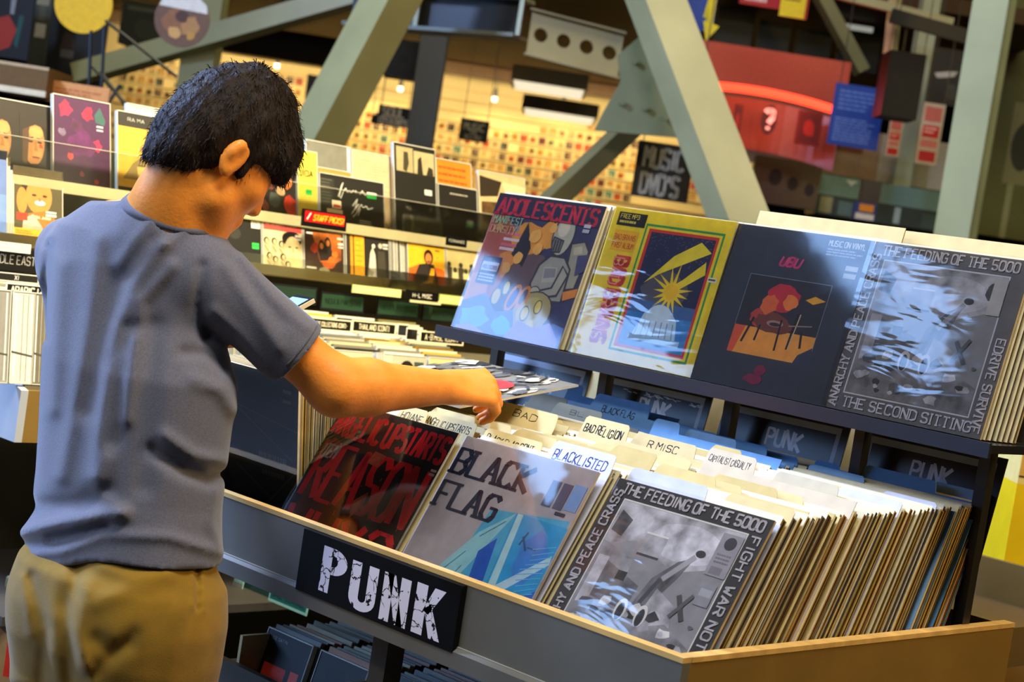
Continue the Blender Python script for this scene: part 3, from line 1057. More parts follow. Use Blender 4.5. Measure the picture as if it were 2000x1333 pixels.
CR, BL_, WH, GY = 'd2bf84', '6a9cd4', 'c4c4d0', '56564c'
K0 = '14120c'
for c_, pl, pt, pr, yb, colr, tx, ink, lab, kw in (
    (1, 792, 792, 838, 1.976, CR, 'HOIANE', K0, 'cream divider card lettered HOIANE above the red lettered album', dict(h=.014, tabh=.024, bl=.5)),
    (1, 836, 803, 934, 1.986, CR, 'ANGELIC UPSTARTS', K0, 'cream divider card lettered ANGELIC UPSTARTS above the red album', dict(h=.0145)),
    (2, 944, 834, 1062, 1.986, CR, 'BLACK FLAG CONT.', K0, 'cream divider card lettered BLACK FLAG CONT', dict(h=.0145, tabh=.027)),
    (2, 1088, 860, 1206, 1.976, WH, 'BLACKLISTED', '2a3a8a', 'white divider card lettered BLACKLISTED in blue ink', dict(h=.018, tabh=.034, bl=.45)),
    (1, 978, 783, 1092, 2.20, CR, 'BAD', K0, 'cream divider card lettered BAD beside the shopper hand', dict(h=.0135, fitk=.4)),
    (1, 1030, 805, 1100, 2.28, CR, 'A MISC', K0, 'cream divider card lettered A MISC beside the BAD RELIGION card', dict(h=.012)),
    (2, 1121, 805, 1232, 2.25, 'ccb984', 'BAD RELIGION', K0, 'cream divider card lettered BAD RELIGION in thick black ink', dict(h=.017, wt=.13, tabh=.032, bl=.5)),
    (2, 1246, 843, 1362, 2.30, 'c8b684', 'R MISC', K0, 'cream divider card lettered R MISC in the middle of the bin', dict(h=.0145, fitk=.5, tabh=.028, bl=.4)),
    (3, 1372, 870, 1480, 2.20, 'c6baa0', 'CAPITALIST CASUALTY', '2a2a30', 'cream divider card lettered CAPITALIST CASUALTY', dict(h=.0125, wt=.09, tabh=.03)),
    (3, 1425, 963, 1568, 2.03, 'cab780', 'CRIME', K0, 'cream divider card lettered CRIME behind the grey collage album', dict(h=.0125, fitk=.5, tabh=.028, bl=.7)),
    (3, 1222, 908, 1385, 2.006, 'b6b8c4', '', '', 'blank whitish divider card directly behind the grey collage album', dict(tabh=.03)),
    (3, 1520, 920, 1640, 2.30, 'bcb49c', 'MISC', '4a4a50', 'grey cream divider card lettered MISC behind CAPITALIST CASUALTY', dict(h=.009, fitk=.4, tabh=.028, bl=.7)),
    (3, 1640, 950, 1795, 2.35, WH, 'DAG NASTY', '3a42a8', 'white divider card lettered DAG NASTY in blue ink', dict(h=.0145, tabh=.03, fitk=.72, bl=.7)),
    (3, 1728, 958, 1868, 2.47, 'c2c2ca', 'DEAD MILKMEN', '5a5a9a', 'white divider card lettered DEAD MILKMEN at the end of the bin', dict(h=.014, tabh=.032, bl=.6)),
    (1, 1168, 768, 1272, 2.50, BL_, 'BLACK FLAG', '10141c', 'blue divider card lettered BLACK FLAG before the second PUNK header', dict(h=.0145, fitk=.6, bl=.75, tabh=.03)),
    (1, 1045, 765, 1110, 2.46, GY, '', '', 'dark grey blank divider card beside the record being pulled', {}),
    (1, 1090, 785, 1178, 2.44, '6a6a5c', 'BL', '1a1a14', 'grey divider card half hidden before the BLACK FLAG card', dict(h=.01, fitk=.3)),
):
    card(c_, pl, pt, pr, yb, colr, tx, ink, lab, **kw)
for i, (c_, a_, b_, e_, y_) in enumerate(((2, 1245, 808, 1330, 2.47), (2, 1310, 826, 1400, 2.52), (2, 1345, 838, 1440, 2.49), (2, 1385, 846, 1500, 2.53), (2, 1450, 868, 1560, 2.56),
                                          (3, 1520, 880, 1642, 2.56), (3, 1580, 905, 1690, 2.545), (3, 1692, 908, 1830, 2.62), (3, 1826, 940, 1965, 2.655),
                                          (1, 1085, 742, 1140, 2.58))):
    card(c_, a_, b_, e_, y_, ['6f9fd2', '6496cc', '7aa6d4', '5e90c4'][i % 4], '', '', 'blank blue divider card, %s of the ten blue ones in front of the PUNK headers' % nth(i + 1), tabh=.022)
for i, (c_, a_, b_, e_, y_) in enumerate(((1, 850, 795, 930, 2.02), (1, 880, 800, 960, 2.06), (1, 905, 808, 1000, 2.10), (1, 1000, 790, 1060, 2.24),
                                          (2, 1010, 838, 1090, 2.05), (2, 1060, 845, 1150, 2.11), (2, 1165, 862, 1250, 2.15), (2, 1205, 868, 1290, 2.08), (2, 1290, 885, 1370, 2.19),
                                          (3, 1290, 905, 1400, 2.07), (3, 1330, 920, 1450, 2.10), (3, 1400, 925, 1520, 2.15), (3, 1440, 938, 1570, 2.17), (3, 1560, 968, 1660, 2.23),
                                          (3, 1600, 940, 1700, 2.40), (2, 1395, 868, 1450, 2.38))):
    card(c_, a_, b_, e_, y_, ['d4c288', 'c8b476', 'd0bc80', 'c2ae70'][i % 4], '', '', 'blank cream divider card, %s of the plain cream tabs counted from the left' % nth(i + 1), tabh=.016)

names = list(PAL)
for ci in (1, 2, 3):
    ys = sorted(y for c_, y in CARDS if c_ == ci)
    yb = 1.978 if ci != 3 else 2.000
    g = random.Random(20 + ci)
    k = 0
    cover = ['', 'red REASON album', 'BLACK FLAG album', 'grey collage album'][ci]
    while yb < 2.672:
        f = (yb - 1.98) / .69
        if ci == 3:
            wts = [('golden', 8), ('khaki', 5), ('black', 4 if .2 < f < .5 or f > .7 else 1), ('grey', 3), ('cream', 5 * (1 - f)), ('tan', 3), ('brown', 2), ('dark grey', 1 + 3 * f), ('orange', .3 + 3 * f), ('yellow', 4 * max(0, f - .75) * 4)]
        else:
            wts = [('cream', 5), ('golden', 5), ('khaki', 3), ('white', 2), ('black', 2), ('tan', 2), ('brown', 1)]
        cn = g.choices([q for q, _ in wts], [max(0, q) for _, q in wts])[0]
        t = g.choice((.004, .0055, .0075)) if ci != 3 else g.choice((.0055, .008, .012))
        near = min([abs(yb + t / 2 - y) for y in ys] + [9])
        if near > t / 2 + .0022:
            k += 1
            rec(cn, t, (XC[ci] + g.uniform(-.004, .004), yb, ZF + .001 + g.uniform(0, .004)), tilt_at(yb),
                '%s record filed %s behind the %s' % (cn, nth(k), cover), 'records filed behind the ' + cover)
            yb += t + g.uniform(.0045, .0095) * (1.0 if ci == 3 else 1.5)
        else:
            yb += .0022
# the shorter upright stack at the left end
g = random.Random(33)
yb, k = 2.066, 0
seq = ['golden', 'khaki', 'white', 'black', 'cream', 'black', 'white', 'dark grey', 'tan', 'rust', 'golden', 'rust', 'brown', 'tan', 'khaki', 'black', 'golden', 'grey', 'cream', 'brown', 'khaki', 'black', 'tan']
for cn in seq:
    k += 1
    t = g.choice((.005, .006, .0075))
    rec(cn, t, (XC[0] + g.uniform(-.003, .003), yb, ZF + .001), math.radians(-9 + 9 * k / len(seq)), '%s record, %s behind the black album in the upright stack' % (cn, nth(k)), 'records in the upright stack')
    yb += t + .0045

# albums stacked behind the four facing ones
for nm, xc, n, cn, dx in (('ADOLESCENTS', -2.554, 9, ['black', 'golden', 'black', 'orange'], .0012), ('BAD BRAINS', -2.207, 3, ['yellow', 'brown', 'cream'], .0),
                          ('slate blue', -1.898, 3, ['khaki', 'dark grey', 'khaki'], .002), ('THE SECOND SITTING', -1.588, 6, ['khaki', 'dark grey', 'grey', 'khaki', 'brown'], .004)):
    y_ = 2.6015
    for k in range(n):
        t = .0042
        rec(cn[k % len(cn)], t, (xc + dx * (k + 1), y_, dz), T14, '%s record, %s behind the %s album on the ledge' % (cn[k % len(cn)], nth(k + 1), nm), 'records behind the %s album' % nm)
        y_ += t + (.0052 if nm == 'ADOLESCENTS' else .007)
for nm, xc, y_, hh in (('slate blue', -1.885, 2.638, .348), ('THE SECOND SITTING', -1.572, 2.668, .345)):
    c_ = plate('divider_card', .33, hh, .0016, None, PAPER, 'd0bc84', 'd0bc84')
    put(c_, (xc, y_, dz), 0, T14)
    tag(c_, 'tall cream card standing behind the %s album on the ledge' % nm, 'divider card')


def header(a):
    a.rect(.0, 0, 1, 1, '0b0c10')
    a.rect(.055, .06, .945, 1, '8494b4').rect(.085, .125, .915, 1, '07070a')


for i, (pl, pt_) in enumerate((((948), 678), (1172, 720), (1420, 775), (1690, 830))):
    def draw(a):
        header(a)
        a.text('PUNK', .40, .37, .036, 'b8ccec', wt=.14, fit=.082, wob=.15)
        if i == 1:
            gg = random.Random(2)
            for q in range(26):
                u = .2 + .7 * gg.random()
                a.line(u, .13 + .04 * gg.random(), u + .04, .14 + .04 * gg.random(), .0012, 'b8d0f4')
    h = plate('section_header', .30, .20, .003, draw, PLASTIC, '0b0c10', '0b0c10')
    P = ony(pl, pt_, 2.80)
    put(h, (XC[i] + .015, 2.80 - .2 * math.sin(math.radians(12)), 1.52 - .256 - .2 * math.cos(math.radians(12))), 0, math.radians(12))
    tag(h, 'black plastic header card with hand written PUNK, %s from the left end of the bin' % nth(i + 1), 'header card', 'PUNK header cards')
    hs = h

# the record being pulled out
Pc = ony(1130, 752, 2.50)
held = empty('record_album', (0, 0, 0), 'black and white album with red oval held in the shopper hand', 'record')
mb = MB()
mb.obox((0, 0, 0), (LP, 0, 0), (0, LP, 0), (0, 0, -.004), 'cfcabc')
a = Art(mb, LP, LP, P0=(0, LP, 0), ux=(1, 0, 0), uy=(0, -1, 0), n=(0, 0, 1))
art_held(a)
mb.build('jacket', PRINT, held, local=True)
mb = MB()
mb.face([(0.06, -.01, .001), (.24, -.012, .001), (.24, .12, .001), (.06, .13, .001)], 'd8d2c4')
mb.build('inner_sleeve', PAPER, held, local=True)
held.location = (Pc[0] - LP, Pc[1] - LP * math.cos(math.radians(10)), Pc[2] - LP * math.sin(math.radians(10)))
held.rotation_euler = (math.radians(10), 0, 0)
HELD_C = Pc
# ================================================================== CD rack across the back
XA, XB_, XT, XH, XF = -3.75, -3.81, -3.45, -3.62, -3.30
Y0, Y1 = 1.91, 5.6
ZR = 1.52
rack = empty('cd_rack', (-3.8, 3.7, 0), 'long stepped CD rack running behind the shopper, grey ends and clear acrylic lips', 'rack')
part('front_panel', lambda m: m.box(XF - .018, Y0 + .018, ZR - .60, XF, Y1, ZR - .487, WARM_OLIVE), rack)
part('end_panel', lambda m: m.prism([(XF, Y0, ZR - .60), (XF, Y0, ZR - .487), (-3.72, Y0, ZR - .375), (-3.98, Y0, ZR - .34), (-3.98, Y0, ZR - .60)], (0, .018, 0), 'a2aab4'), rack)
part('bin_floor', lambda m: m.prism([(XF - .018, Y0 + .018, ZR - .50), (XF - .018, Y0 + .018, ZR - .478), (XF - .05, Y0 + .018, ZR - .478), (-3.72, Y0 + .018, ZR - .369), (-3.72, Y0 + .018, ZR - .50)], (0, Y1 - Y0 - .02, 0), '6a654e'), rack)
part('cabinet_back', lambda m: m.box(-4.0, Y0 + .018, 0.0, -3.88, Y1, ZR - .30, '4a4636'), rack)
part('cabinet_base', lambda m: m.box(-3.72, Y0 + .04, 0.0, -3.50, Y1, .12, '1c1a18'), rack)
part('lower_shelf', lambda m: m.box(-3.88, Y0 + .018, .52, XF + .02, Y1, .54, '3a3630'), rack)
T15 = math.radians(15)
part('display_tier', lambda m: (m.box(-3.88, Y0 + .05, ZR - .206, XA + .03, Y1, ZR - .192, 'a8a078'),
                                m.box(XA + .028, Y0 + .05, ZR - .203, XA + .034, Y1, ZR - .175, 'd4cca0')), rack)
part('display_tier', lambda m: (m.box(-3.92, Y0 + .05, ZR - .066, XB_ + .03, Y1, ZR - .050, 'a8a078'),
                                m.box(XB_ + .028, Y0 + .05, ZR - .064, XB_ + .034, Y1, ZR - .036, 'b8b084')), rack)
part('back_panel', lambda m: m.box(-4.0, Y0 + .05, ZR - .30, -3.985, Y1, ZR + .06, '6a6448'), rack)
part('acrylic_lip', lambda m: m.box(XB_ + .027, Y0 + .05, ZR - .050, XB_ + .030, Y1, ZR + .054, 'ffffff'), rack, CASE)
part('acrylic_lip', lambda m: m.box(XA + .040, Y0 + .05, ZR - .200, XA + .043, Y1, ZR - .150, 'ffffff'), rack, CASE)
part('acrylic_edge', lambda m: m.box(XB_ + .0265, Y0 + .05, ZR + .054, XB_ + .0305, Y1, ZR + .0555, 'c8c4b0'), rack, PLASTIC)

T90 = math.pi / 2


def cd(draw, label, x, pl, pr, pyl, z, h, tilt=T15, t=.010, rim='b8b6a4', back='9a988a', group=None, w=None, name='cd_case', yaw=T90, mats=RECMATS, cat='CD', top=None):
    """a case standing at depth x, its lower edge from pixel pl to pr"""
    ya = yat(pl, x, z)
    yb = yat(pr, x, z)
    w = w or (yb - ya)
    if top:
        h = (onx(top[0], top[1], x - .03)[2] - z) / math.cos(tilt)
    root = empty(name, (0, 0, 0), label, cat, group)
    mb = MB()
    mb.obox((-w / 2, 0.0004, 0), (w, 0, 0), (0, t, 0), (0, 0, h), rim, cols=[rim, rim, rim, rim, back, rim])
    e = .0022
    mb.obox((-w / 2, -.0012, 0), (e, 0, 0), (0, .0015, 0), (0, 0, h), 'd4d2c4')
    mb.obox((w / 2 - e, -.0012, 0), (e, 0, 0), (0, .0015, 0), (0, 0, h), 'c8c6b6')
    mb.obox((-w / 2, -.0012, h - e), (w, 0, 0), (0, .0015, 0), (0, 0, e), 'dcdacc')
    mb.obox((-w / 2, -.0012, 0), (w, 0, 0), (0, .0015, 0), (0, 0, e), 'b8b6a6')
    mb.build('case', PLASTIC, root, local=True)
    mb = MB()
    a = Art(mb, w - 2 * e, h - 2 * e, P0=(-w / 2 + e, 0.0003, h - e))
    draw(a)
    mb.build('booklet', mats, root, local=True)
    put(root, (x, ya + w / 2 if name != 'x' else yb - w / 2, z), yaw, tilt)
    return root


def price(a, u=.82, v=.18, g=True):
    a.rect(u - .07, v - .05, u + .08, v, 'e4e4d8')
    if g:
        a.rect(u - .07, v + .01, u + .08, v + .07, '28c850').rect(u - .06, v + .03, u + .07, v + .04, '148a34')


def p_smile(a):
    a.rect(0, 0, 1, 1, '4a4424').rect(0, 0, 1, .1, 'e8e0c8')
    a.ell(.46, .3, .3, .2, '15120c').ell(.52, .37, .27, .25, 'e0843a').P('.3 .62 .7 .55 .98 .75 1 1 .25 1', 'd86a20').P('.2 .7 .4 .62 .6 .8 .5 1 .15 1', 'e8b098')
    a.ell(.17, .45, .11, .18, 'dc8238').rect(.06, .62, .28, .72, 'e23418').ell(.42, .36, .05, .018, '3a2010').ell(.64, .36, .05, .018, '3a2010')
    a.ell(.54, .46, .11, .035, 'f4e8d8').ell(.53, .415, .03, .03, 'c86c2c').rect(.66, .56, .88, .63, 'dce0d0').rect(.66, .585, .88, .6, '2a5a3a')
    a.text('TRA JHANA', .42, .68, .007, 'f0e0c8', fit=.045).rect(0, .83, .58, .94, 'f0b428').scrawl(.04, .86, .5, .92, 'c87818', 2, .5, 2).rect(0, .94, 1, 1, 'd8782c')


def p_faces(a):
    a.rect(0, 0, 1, 1, '15110b')
    for u, k in ((.30, 1), (.76, 2)):
        a.ell(u, .5, .15, .29, 'a8743c').P([(u - .16, .3), (u - .06, .28), (u - .09, .8), (u - .16, .75)], '4a3018').ell(u + .03, .36, .10, .08, 'c89050').ell(u + .05, .6, .07, .1, 'bc8446')
        a.P([(u - .2, .46), (u - .15, .34), (u + .02, .26), (u + .16, .3), (u + .19, .42), (u + .2, .15), (u - .2, .14)], '181009')
        a.P([(u - .09, .44), (u - .01, .42), (u, .435), (u - .08, .46)], '2a1a0c').P([(u + .04, .425), (u + .11, .44), (u + .11, .455), (u + .04, .44)], '2a1a0c')
        a.ell(u - .045, .485, .035, .014, '24150a').ell(u + .08, .485, .032, .014, '24150a').P([(u + .015, .48), (u + .035, .48), (u + .06, .6), (u, .6)], '9a6630').ell(u + .03, .685, .055, .014, '6a341a').ell(u + .03, .705, .05, .01, 'b06a44')
        a.P([(u - .12, .78), (u + .14, .76), (u + .2, 1), (u - .2, 1)], '20170e')
    a.blob(.86, .53, .04, 'e03a1c', 2, 8, .5)


def p_purple(a):
    a.rect(0, 0, 1, 1, '420a44')
    for u, v, r, c_, s in ((.2, .14, .16, 'b01c50', 1), (.6, .16, .14, 'b81a4c', 2), (.75, .5, .13, 'c02050', 3), (.5, .5, .3, '5a1458', 4), (.3, .66, .08, 'c83a3c', 5), (.5, .84, .06, 'c84a70', 6), (.76, .9, .05, 'e01c38', 7), (.15, .4, .08, '6a5a74', 8), (.4, .3, .14, '52184c', 9)):
        a.blob(u, v, r, c_, s, 12, .5, .7, mi=1)
    a.P('.72 .16 .82 .06 .92 .2 .9 .26 .74 .24', '2c5a58').rect(.76, .27, .88, .29, 'c8ccd0').rect(.76, .31, .88, .33, 'b4b8c0')


def p_monk(a):
    a.rect(0, 0, 1, 1, '20201c').rect(.0, .17, 1, .9, 'd8a838').text('RA MA', .2, .1, .009, 'b0b0a4', fit=.05)
    a.ell(.5, .42, .07, .06, 'b08a38').P('.3 .6 .5 .5 .66 .58 .8 .62 .98 .52 .99 .56 .8 .7 .9 .8 .1 .8 .2 .7', '8a7440').P('.38 .64 .7 .62 .74 .76 .4 .76', 'd0b060').line(.4, .62, .72, .62, .002, '3a2c14')
    a.line(.5, .5, .52, .58, .001, '5a4420').rect(.88, .3, .99, .34, '2a2a24')


def p_band(a):
    a.rect(0, 0, 1, 1, '1c1512')
    for u, v, r, c_, s in ((.55, .14, .1, 'e4dcc8', 1), (.68, .2, .08, 'd89a40', 2), (.5, .36, .12, '5a2418', 3), (.3, .5, .14, '7a3a2c', 4), (.72, .46, .14, 'd07030', 5), (.56, .58, .13, 'e4b080', 6), (.42, .74, .15, '4a5450', 7), (.78, .8, .18, 'd83820', 8), (.2, .85, .1, 'a85030', 9), (.1, .8, .08, 'd8d0bc', 10), (.36, .3, .06, 'e0c0a0', 11), (.62, .38, .05, 'd8a070', 12)):
        a.blob(u, v, r, c_, s, 11, .4, mi=1)


def p_jida(a):
    a.rect(0, 0, 1, 1, 'dcc848').text('JIDA', .06, .36, .017, '1c1a10', fit=.05, wt=.18).line(0, .22, 1, .24, .0006, '8a7a20').line(0, .42, 1, .44, .0008, '8a7a20')
    a.rect(.4, .54, .72, .62, '28c04c').rect(.42, .565, .7, .58, '148034')


def p_script(a):
    a.rect(0, 0, 1, 1, '14140f').rect(0, .08, .22, .86, '262820').scrawl(.02, .1, .2, .6, '5a5a4c', 8, .3, 4)
    for pts in ('.28 .42 .33 .2 .36 .12 .34 .2 .3 .38 .32 .44 .36 .3', '.36 .3 .4 .22 .42 .3 .46 .26 .48 .3 .52 .24', '.54 .26 .56 .24 .56 .3', '.62 .3 .66 .22 .7 .3 .78 .24 .9 .26', '.5 .56 .58 .4 .54 .6 .48 .72 .6 .5', '.56 .66 .64 .5 .66 .56 .72 .52 .74 .58 .82 .54', '.5 .78 .62 .6 .58 .74'):
        q = [float(x) for x in pts.split()]
        q = list(zip(q[::2], q[1::2]))
        for A, B in zip(q, q[1:]):
            a.line(*A, *B, .0022, 'd8d6c8')
    a.scrawl(.6, .82, .86, .96, 'b8b8a8', 3, .4, 6).rect(.18, .5, .32, .66, 'e8d8b8').rect(.2, .58, .31, .64, 'c03a20').rect(.1, .68, .34, .9, 'e4cfa8').rect(.12, .8, .34, .88, 'c84028')
    price(a, .8, .28)


def p_dvd(a):
    a.rect(0, 0, 1, 1, '12130f').rect(.06, .03, .46, .30, 'a89c70').rect(.48, .05, .98, .32, 'b4a478').P('.24 .08 .34 .08 .36 .2 .3 .3 .22 .28', '3c3a24').P('.56 .32 .58 .14 .66 .1 .7 .3', '241e14').P('.78 .3 .84 .2 .94 .22 .96 .32', '2a2418').rect(0, .3, 1, .34, '14140f')
    for i in range(26):
        g = random.Random(i)
        a.blob(.1 + .8 * g.random(), .66 + .28 * g.random(), .012 + .02 * g.random(), 'c8c4ac', i, 6, .6)
    a.rect(.72, .46, .9, .52, 'd8d4c4')
    price(a, .8, .82)


def p_orange(a):
    a.rect(0, 0, 1, 1, 'e07a18').scrawl(.06, .08, .92, .9, 'a04c0c', 10, .35, 3)


def p_dark(a):
    a.rect(0, 0, 1, 1, '15130f').scrawl(.3, .12, .8, .17, 'a8a494', 1, .5, 3).ell(.2, .5, .05, .04, '6a665a').ell(.3, .7, .16, .2, '262218')
    price(a, .8, .62)


def p_brown(a):
    a.rect(0, 0, 1, 1, 'b8a878').P('.02 .06 .5 .1 .4 .3 .02 .34', '2a2014').P('.05 .4 .7 .36 .4 .7 .05 .66', '5a4020', mi=1).P('.5 .1 1 .12 1 .36 .6 .36', 'cabc90').P('.2 .75 .8 .6 .9 .9 .3 .95', '8a7a4c', mi=1)


def p_beige(a):
    a.rect(0, 0, 1, 1, 'cdb48c').scrawl(.1, .1, .9, .5, 'b89c74', 12, .25, 8)


def p_grey(a):
    a.rect(0, 0, 1, 1, '77776a').text('B U', .3, .5, .012, 'dcdcd0', fit=.05, wt=.2).blob(.75, .5, .14, '5e5a4c', 3, 12, .5, mi=1).rect(.92, 0, 1, 1, 'd8ccd0')


def p_toon(a):
    a.rect(0, 0, 1, 1, 'dcc892').rect(0, .02, 1, .2, 'd84a40').scrawl(.06, .06, .94, .12, 'e8b0a0', 1, .7, 3)
    a.ell(.74, .34, .26, .16, '1a1610').ell(.76, .55, .21, .27, 'e0c88c').ell(.68, .5, .04, .016, '2a2014').ell(.86, .5, .035, .016, '2a2014').P('.76 .5 .8 .6 .74 .62', 'b89c60').line(.7, .7, .84, .68, .001, '4a3a20')
    for u, v in ((.08, .42), (.28, .42), (.46, .46), (.15, .72), (.3, .78), (.5, .72), (.62, .86)):
        a.ell(u, v, .07, .07, '1c1812').ell(u + .01, v + .01, .04, .05, 'd8c48c').P([(u - .07, v + .07), (u + .08, v + .07), (u + .07, v + .24), (u - .06, v + .24)], 'c4b07c').line(u - .05, v + .1, u + .05, v + .22, .0015, '201a10')
    a.rect(.82, .24, .97, .29, 'e8e4d4').rect(.82, .31, .97, .35, 'dcd8c8')


def p_pair(a):
    a.rect(0, 0, 1, 1, '2c1408').P('.2 .05 .95 .02 .95 .6 .7 .75 .4 .7', 'b8601c', mi=1).blob(.26, .4, .14, '9a2c14', 2, 12, .4, mi=1).blob(.6, .72, .2, 'c85a1c', 3, 14, .3, .7, mi=1)
    for u, v in ((.44, .3), (.6, .22)):
        a.ell(u, v + .1, .09, .2, '1c100a').ell(u, v + .04, .045, .07, 'd07c34')
    a.P('.34 .46 .7 .4 .74 .62 .4 .68', '1e1410').blob(.78, .5, .1, 'e0701c', 5, 12, .4).blob(.7, .66, .13, 'd8641c', 6, 12, .4)
    a.P('.36 .86 .5 .8 .64 .86 .58 .96 .5 .98 .42 .96', '8a8468').rect(.06, .06, .22, .1, 'e8e4d8').rect(.05, .83, .3, .87, 'dcd6c4').rect(.84, .1, .99, .15, 'd0c8b4').rect(.86, .22, .99, .27, 'e8e4d8').rect(.86, .3, .99, .34, 'e0dccc')


def p_obi(a):
    a.rect(0, 0, 1, 1, '1c1a14').rect(0, 0, .1, 1, '2c2418').rect(.1, .02, .16, .98, 'e89820').rect(.19, .02, .42, .98, 'f0a41c').scrawl(.22, .1, .4, .8, 'c07c10', 6, .2, 2)
    a.P('.5 .9 .56 .36 .62 .22 .68 .4 .7 .9', 'c8c4b0').ell(.64, .2, .04, .05, 'd8d4c0').ell(.8, .18, .05, .06, 'b8b4a0').P('.74 .3 .9 .3 .94 .9 .72 .9', '3c382c').blob(.56, .8, .1, '8a8674', 3, 10, .5).rect(.86, .12, .98, .17, 'e4e0d0').rect(.86, .2, .98, .24, 'd4d0c0')


def p_guitar(a):
    a.rect(0, 0, 1, 1, 'ecb020').P('0 .62 .3 .5 .9 .55 1 .6 1 1 0 1', 'e0641c').ell(.56, .32, .13, .17, '2a140c').ell(.56, .35, .085, .12, 'd0803c').ell(.56, .42, .05, .018, '6a2c14')
    a.P('.3 .5 .5 .46 .7 .48 .78 .7 .84 .98 .1 .98 .18 .74', '26221c').P('.5 .98 .62 .56 .72 .56 .66 .98', 'f0a818').P('.36 .98 .46 .86 .6 .9 .6 .98', 'f0b838')
    for k in range(6):
        a.line(.55 + .01 * k, .9 - .06 * k, .66, .92 - .06 * k, .0015, '4a2c10')
    a.rect(.74, .14, .87, .17, '6a4a14').rect(.76, .3, .84, .32, 'c89018')


def p_group(a):
    a.rect(0, 0, 1, 1, 'b4a870').scrawl(.2, .08, .8, .1, '8a8050', 1, .4, 3)
    for i, u in enumerate((.06, .2, .34, .46, .6, .74, .9)):
        v = .4 + .12 * (i % 2)
        a.ell(u, v, .05, .06, '2e2a1c').P([(u - .07, v + .06), (u + .07, v + .06), (u + .06, v + .3), (u - .06, v + .3)], ['3a3626', 'c8bc88'][i % 2]).rect(u - .05, v + .3, u + .05, v + .5, ['24201a', '4a4630'][(i + 1) % 2])


def p_case(a):
    a.rect(0, 0, 1, 1, '8e8f6e').rect(.04, .04, .96, .96, '84866a').text('HIBLLOLA', .2, .36, .016, 'a8a868', fit=.085, wt=.1).rect(0, 0, 1, .05, 'b8b898').rect(.04, .5, .96, .96, '6c6e50')


def p_black(a):
    a.rect(0, 0, 1, 1, '0f120f').ell(.3, .35, .16, .12, '2a2c28').rect(.74, .04, .98, .2, 'e0e0d0').scrawl(.78, .07, .96, .16, '8a8a78', 3, .4, 2).rect(.76, .5, .94, .62, '28d050').rect(.77, .54, .93, .57, '128a30')


A, B = 'CDs facing out on the lower tier', 'CDs facing out on the upper tier'
TZA, TZB = ZR - .1915, ZR - .0495
cd(p_smile, 'orange CD cover of a smiling person left of the shopper shoulder', XA + .01, 25, 112, 460, TZA, .168, group=A, w=.135, top=(42, 325))
cd(lambda a: a.rect(0, 0, 1, 1, '5c78b4').rect(0, .5, 1, 1, '6a8cd0').rect(.3, 0, .33, 1, '9ab0d8'), 'tall blue CD case at the left edge beside the smiling cover', XA + .02, -62, 14, 450, TZA, .215, group=A)
for k in range(2):
    cd(lambda a: a.rect(0, 0, 1, 1, 'b8bab0').scrawl(.3, .05, .7, .95, '8a8c84', 16, .4, 3), 'thin %s spine-on case between blue case and smiling cover' % ('white', 'grey')[k], XA + .015, 15 + 5 * k, 19 + 5 * k, 455, TZA, .20 - .03 * k, group=A)
cd(p_black, 'black CD with white and green stickers behind the shopper chin', XA, 436, 512, 520, TZA, .124, group=A, top=(450, 419))
cd(p_toon, 'CD with red top band and cartoon crowd beside a big drawn face', XA, 514, 592, 530, TZA, .124, group=A, top=(520, 427))
cd(p_pair, 'brown orange CD showing two long haired people under the STAFF PICKS sign', XA, 594, 673, 540, TZA, .124, group=A, top=(600, 446))
cd(p_obi, 'black and white CD with yellow paper strip on its left side', XA, 676, 762, 552, TZA, .124, group=A, top=(684, 456))
for k in range(5):
    cd(lambda a: a.rect(0, 0, 1, 1, ['6a685c', '9a988a', '2c2a24', 'b4b2a4', '7c7a70'][k]), 'clear case seen edge on, %s of five left of the yellow guitarist CD' % nth(k + 1), XA - .002 * k, 764 + 6.5 * k, 770 + 6.5 * k, 560, TZA, .168 - .002 * k, group=A)
cd(p_case, 'grey green clear case standing behind the yellow guitarist CD', XA - .016, 792, 868, 500, TZA, .20, group=A, top=(800, 421))
cd(p_guitar, 'yellow CD of a guitarist in dark shirt beside the ADOLESCENTS album', XA, 797, 871, 560, TZA, .124, group=A, top=(800, 468))
cd(p_group, 'olive CD with a group photo half hidden by the ADOLESCENTS album', XA, 873, 955, 570, TZA, .124, group=A, top=(876, 480))

cd(p_faces, 'dark CD set with two close up faces at top left of the rack', XB_ - .01, -45, 101, 330, TZB, .178, group=B, top=(0, 190))
cd(p_purple, 'tall purple and crimson DVD cover left of the shopper head', XB_ + .006, 103, 212, 345, TZB, .186, group=B, w=.165, top=(122, 184))
cd(lambda a: a.rect(0, 0, 1, 1, 'b8b8a8').rect(.1, .05, .9, .4, 'd0d0c4'), 'pale case behind the yellow cover beside the shopper head', XB_ - .02, 248, 338, 350, TZB, .19, group=B, top=(272, 204))
cd(p_monk, 'yellow CD with a seated musician drawing beside the shopper neck', XB_ + .006, 229, 330, 350, TZB, .168, group=B, top=(252, 218))
cd(p_band, 'dark CD with a red and white band photo beside the shopper face', XB_, 500, 588, 405, TZB, .136, group=B, top=(530, 290))
cd(p_jida, 'narrow yellow spine card lettered JIDA', XB_ + .008, 582, 622, 415, TZB, .140, group=B, top=(605, 295))
cd(p_grey, 'grey case lettered B U above the black scripted CD', XB_ - .026, 600, 689, 400, TZB, .176, group=B, top=(616, 274))
cd(lambda a: a.rect(0, 0, 1, 1, 'c86c20').rect(0, 0, 1, .12, 'e08838'), 'orange case between JIDA and the black scripted CD', XB_ - .012, 612, 688, 415, TZB, .128, group=B, top=(624, 326))
cd(p_beige, 'plain beige card standing behind the black scripted CD', XB_ - .02, 690, 772, 430, TZB, .166, group=B, top=(706, 294))
